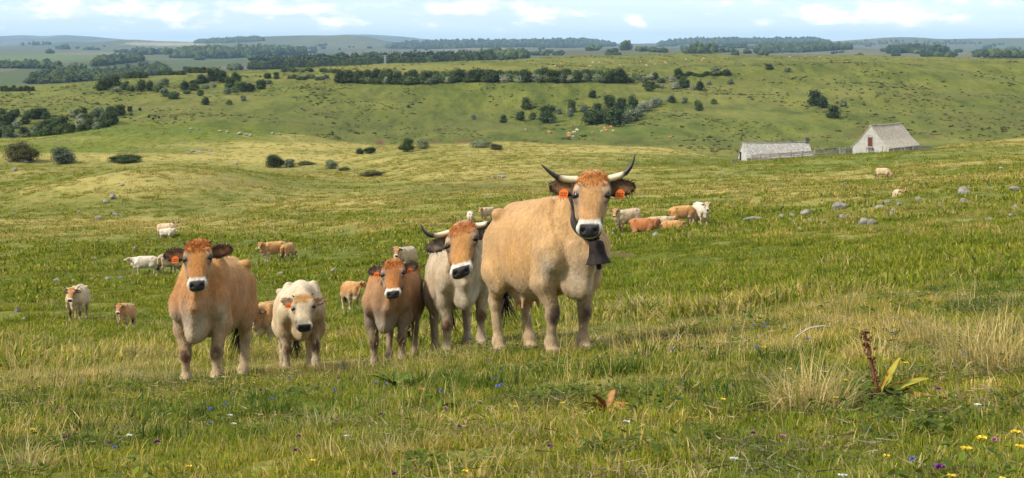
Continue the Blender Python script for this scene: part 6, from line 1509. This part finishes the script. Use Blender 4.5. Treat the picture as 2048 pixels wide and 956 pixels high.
RK = [(1507, 441, 46, 9, 'long flat grey rock nearest to the resting cattle'), (1613, 431, 25, 12, 'split grey rock left of the biggest boulder'), (1679, 419, 30, 17, 'biggest rounded boulder in the rock band'), (1760, 424, 34, 13, 'broad layered rock in the middle of the rock band'), (1783, 433, 18, 9, 'dark rock below the broad layered one'), (1730, 448, 30, 12, 'pale broken rock low in the rock band'), (1744, 449, 20, 10, 'dark rock against the pale broken one'),
 (1926, 388, 28, 15, 'ridged boulder high on the right slope'), (1929, 410, 28, 13, 'rounded boulder below the ridged one on the right'), (2040, 426, 18, 9, 'rounded rock at the right edge of the picture'), (2031, 382, 28, 9, 'flat rock cut by the right edge of the picture'), (1312, 475, 22, 10, 'pale rock below the lying calf'), (34, 624, 14, 11, 'pale rounded rock at the far left of the slope'), (225, 398, 14, 10, 'pale rock on the left mound'), (197, 439, 18, 8, 'grey rock at the foot of the left mound'), (668, 544, 17, 8, 'pale jagged rock in mid slope above the ginger calf'), (1002, 356, 16, 7, 'grey rock on the ridge behind the horned cow')]
RK += [(x, y, w, h, None) for x, y, w, h in [(1562, 437, 18, 8), (1584, 435, 14, 8), (1787, 423, 19, 6), (1730, 424, 13, 7), (1684, 436, 16, 8), (1695, 438, 14, 8), (1656, 446, 11, 6), (1643, 451, 10, 5), (1600, 461, 12, 7), (1622, 443, 14, 9), (1589, 445, 12, 5), (1980, 380, 14, 7), (2030, 417, 17, 8), (2002, 428, 20, 5), (2021, 433, 14, 6), (1980, 441, 19, 6), (1797, 411, 13, 6), (1774, 406, 18, 5), (1838, 399, 16, 6), (1882, 413, 9, 7), (2003, 338, 11, 5),
 (115, 565, 19, 8), (148, 564, 15, 7), (182, 562, 17, 7), (215, 560, 14, 6), (241, 558, 11, 6), (270, 499, 9, 7), (188, 519, 12, 6), (48, 641, 14, 7), (262, 650, 18, 5), (1226, 471, 9, 7), (1246, 473, 8, 6), (985, 358, 9, 6), (1115, 372, 8, 4), (212, 406, 12, 9), (232, 432, 16, 6), (158, 425, 8, 5), (30, 430, 9, 6), (245, 372, 9, 5), (1690, 368, 10, 4), (1320, 452, 9, 4), (560, 548, 14, 5), (470, 329, 12, 5), (22, 322, 22, 6), (48, 324, 26, 6), (30, 342, 12, 7), (1910, 431, 7, 5), (1870, 445, 9, 5), (1745, 460, 10, 4), (1670, 462, 8, 4),
 (382, 259, 9, 4), (396, 261, 8, 4), (440, 264, 12, 4), (455, 266, 10, 5), (480, 269, 12, 5), (492, 271, 10, 5), (500, 273, 9, 5), (545, 268, 8, 4), (560, 270, 9, 4), (385, 304, 12, 4), (400, 305, 14, 4), (420, 303, 9, 4)]]
for k, (px, py, w, h, lab) in enumerate(RK):
    X, Y, Z = at(px, py, 20); m = Y / F_PX
    o = bpy.data.objects.new('rock' if not lab else 'boulder', ROCKS[k % 7]); COL.objects.link(o)
    o.location = (X, Y, Z + .30 * h * m); o.scale = (w * m * 1.02, w * m * .85, h * m * 1.6); o.rotation_euler = (0, 0, rg.uniform(-.5, .5) + math.pi * (k % 2))
    tag(o, lab or ('small grey stone half sunk in the turf of the near slopes' if py > 345 else 'small pale stone showing on the far ridges'), 'rock', 'boulders on the slope' if lab else ('small stones in the turf' if py > 345 else 'stones on the far ridges'))
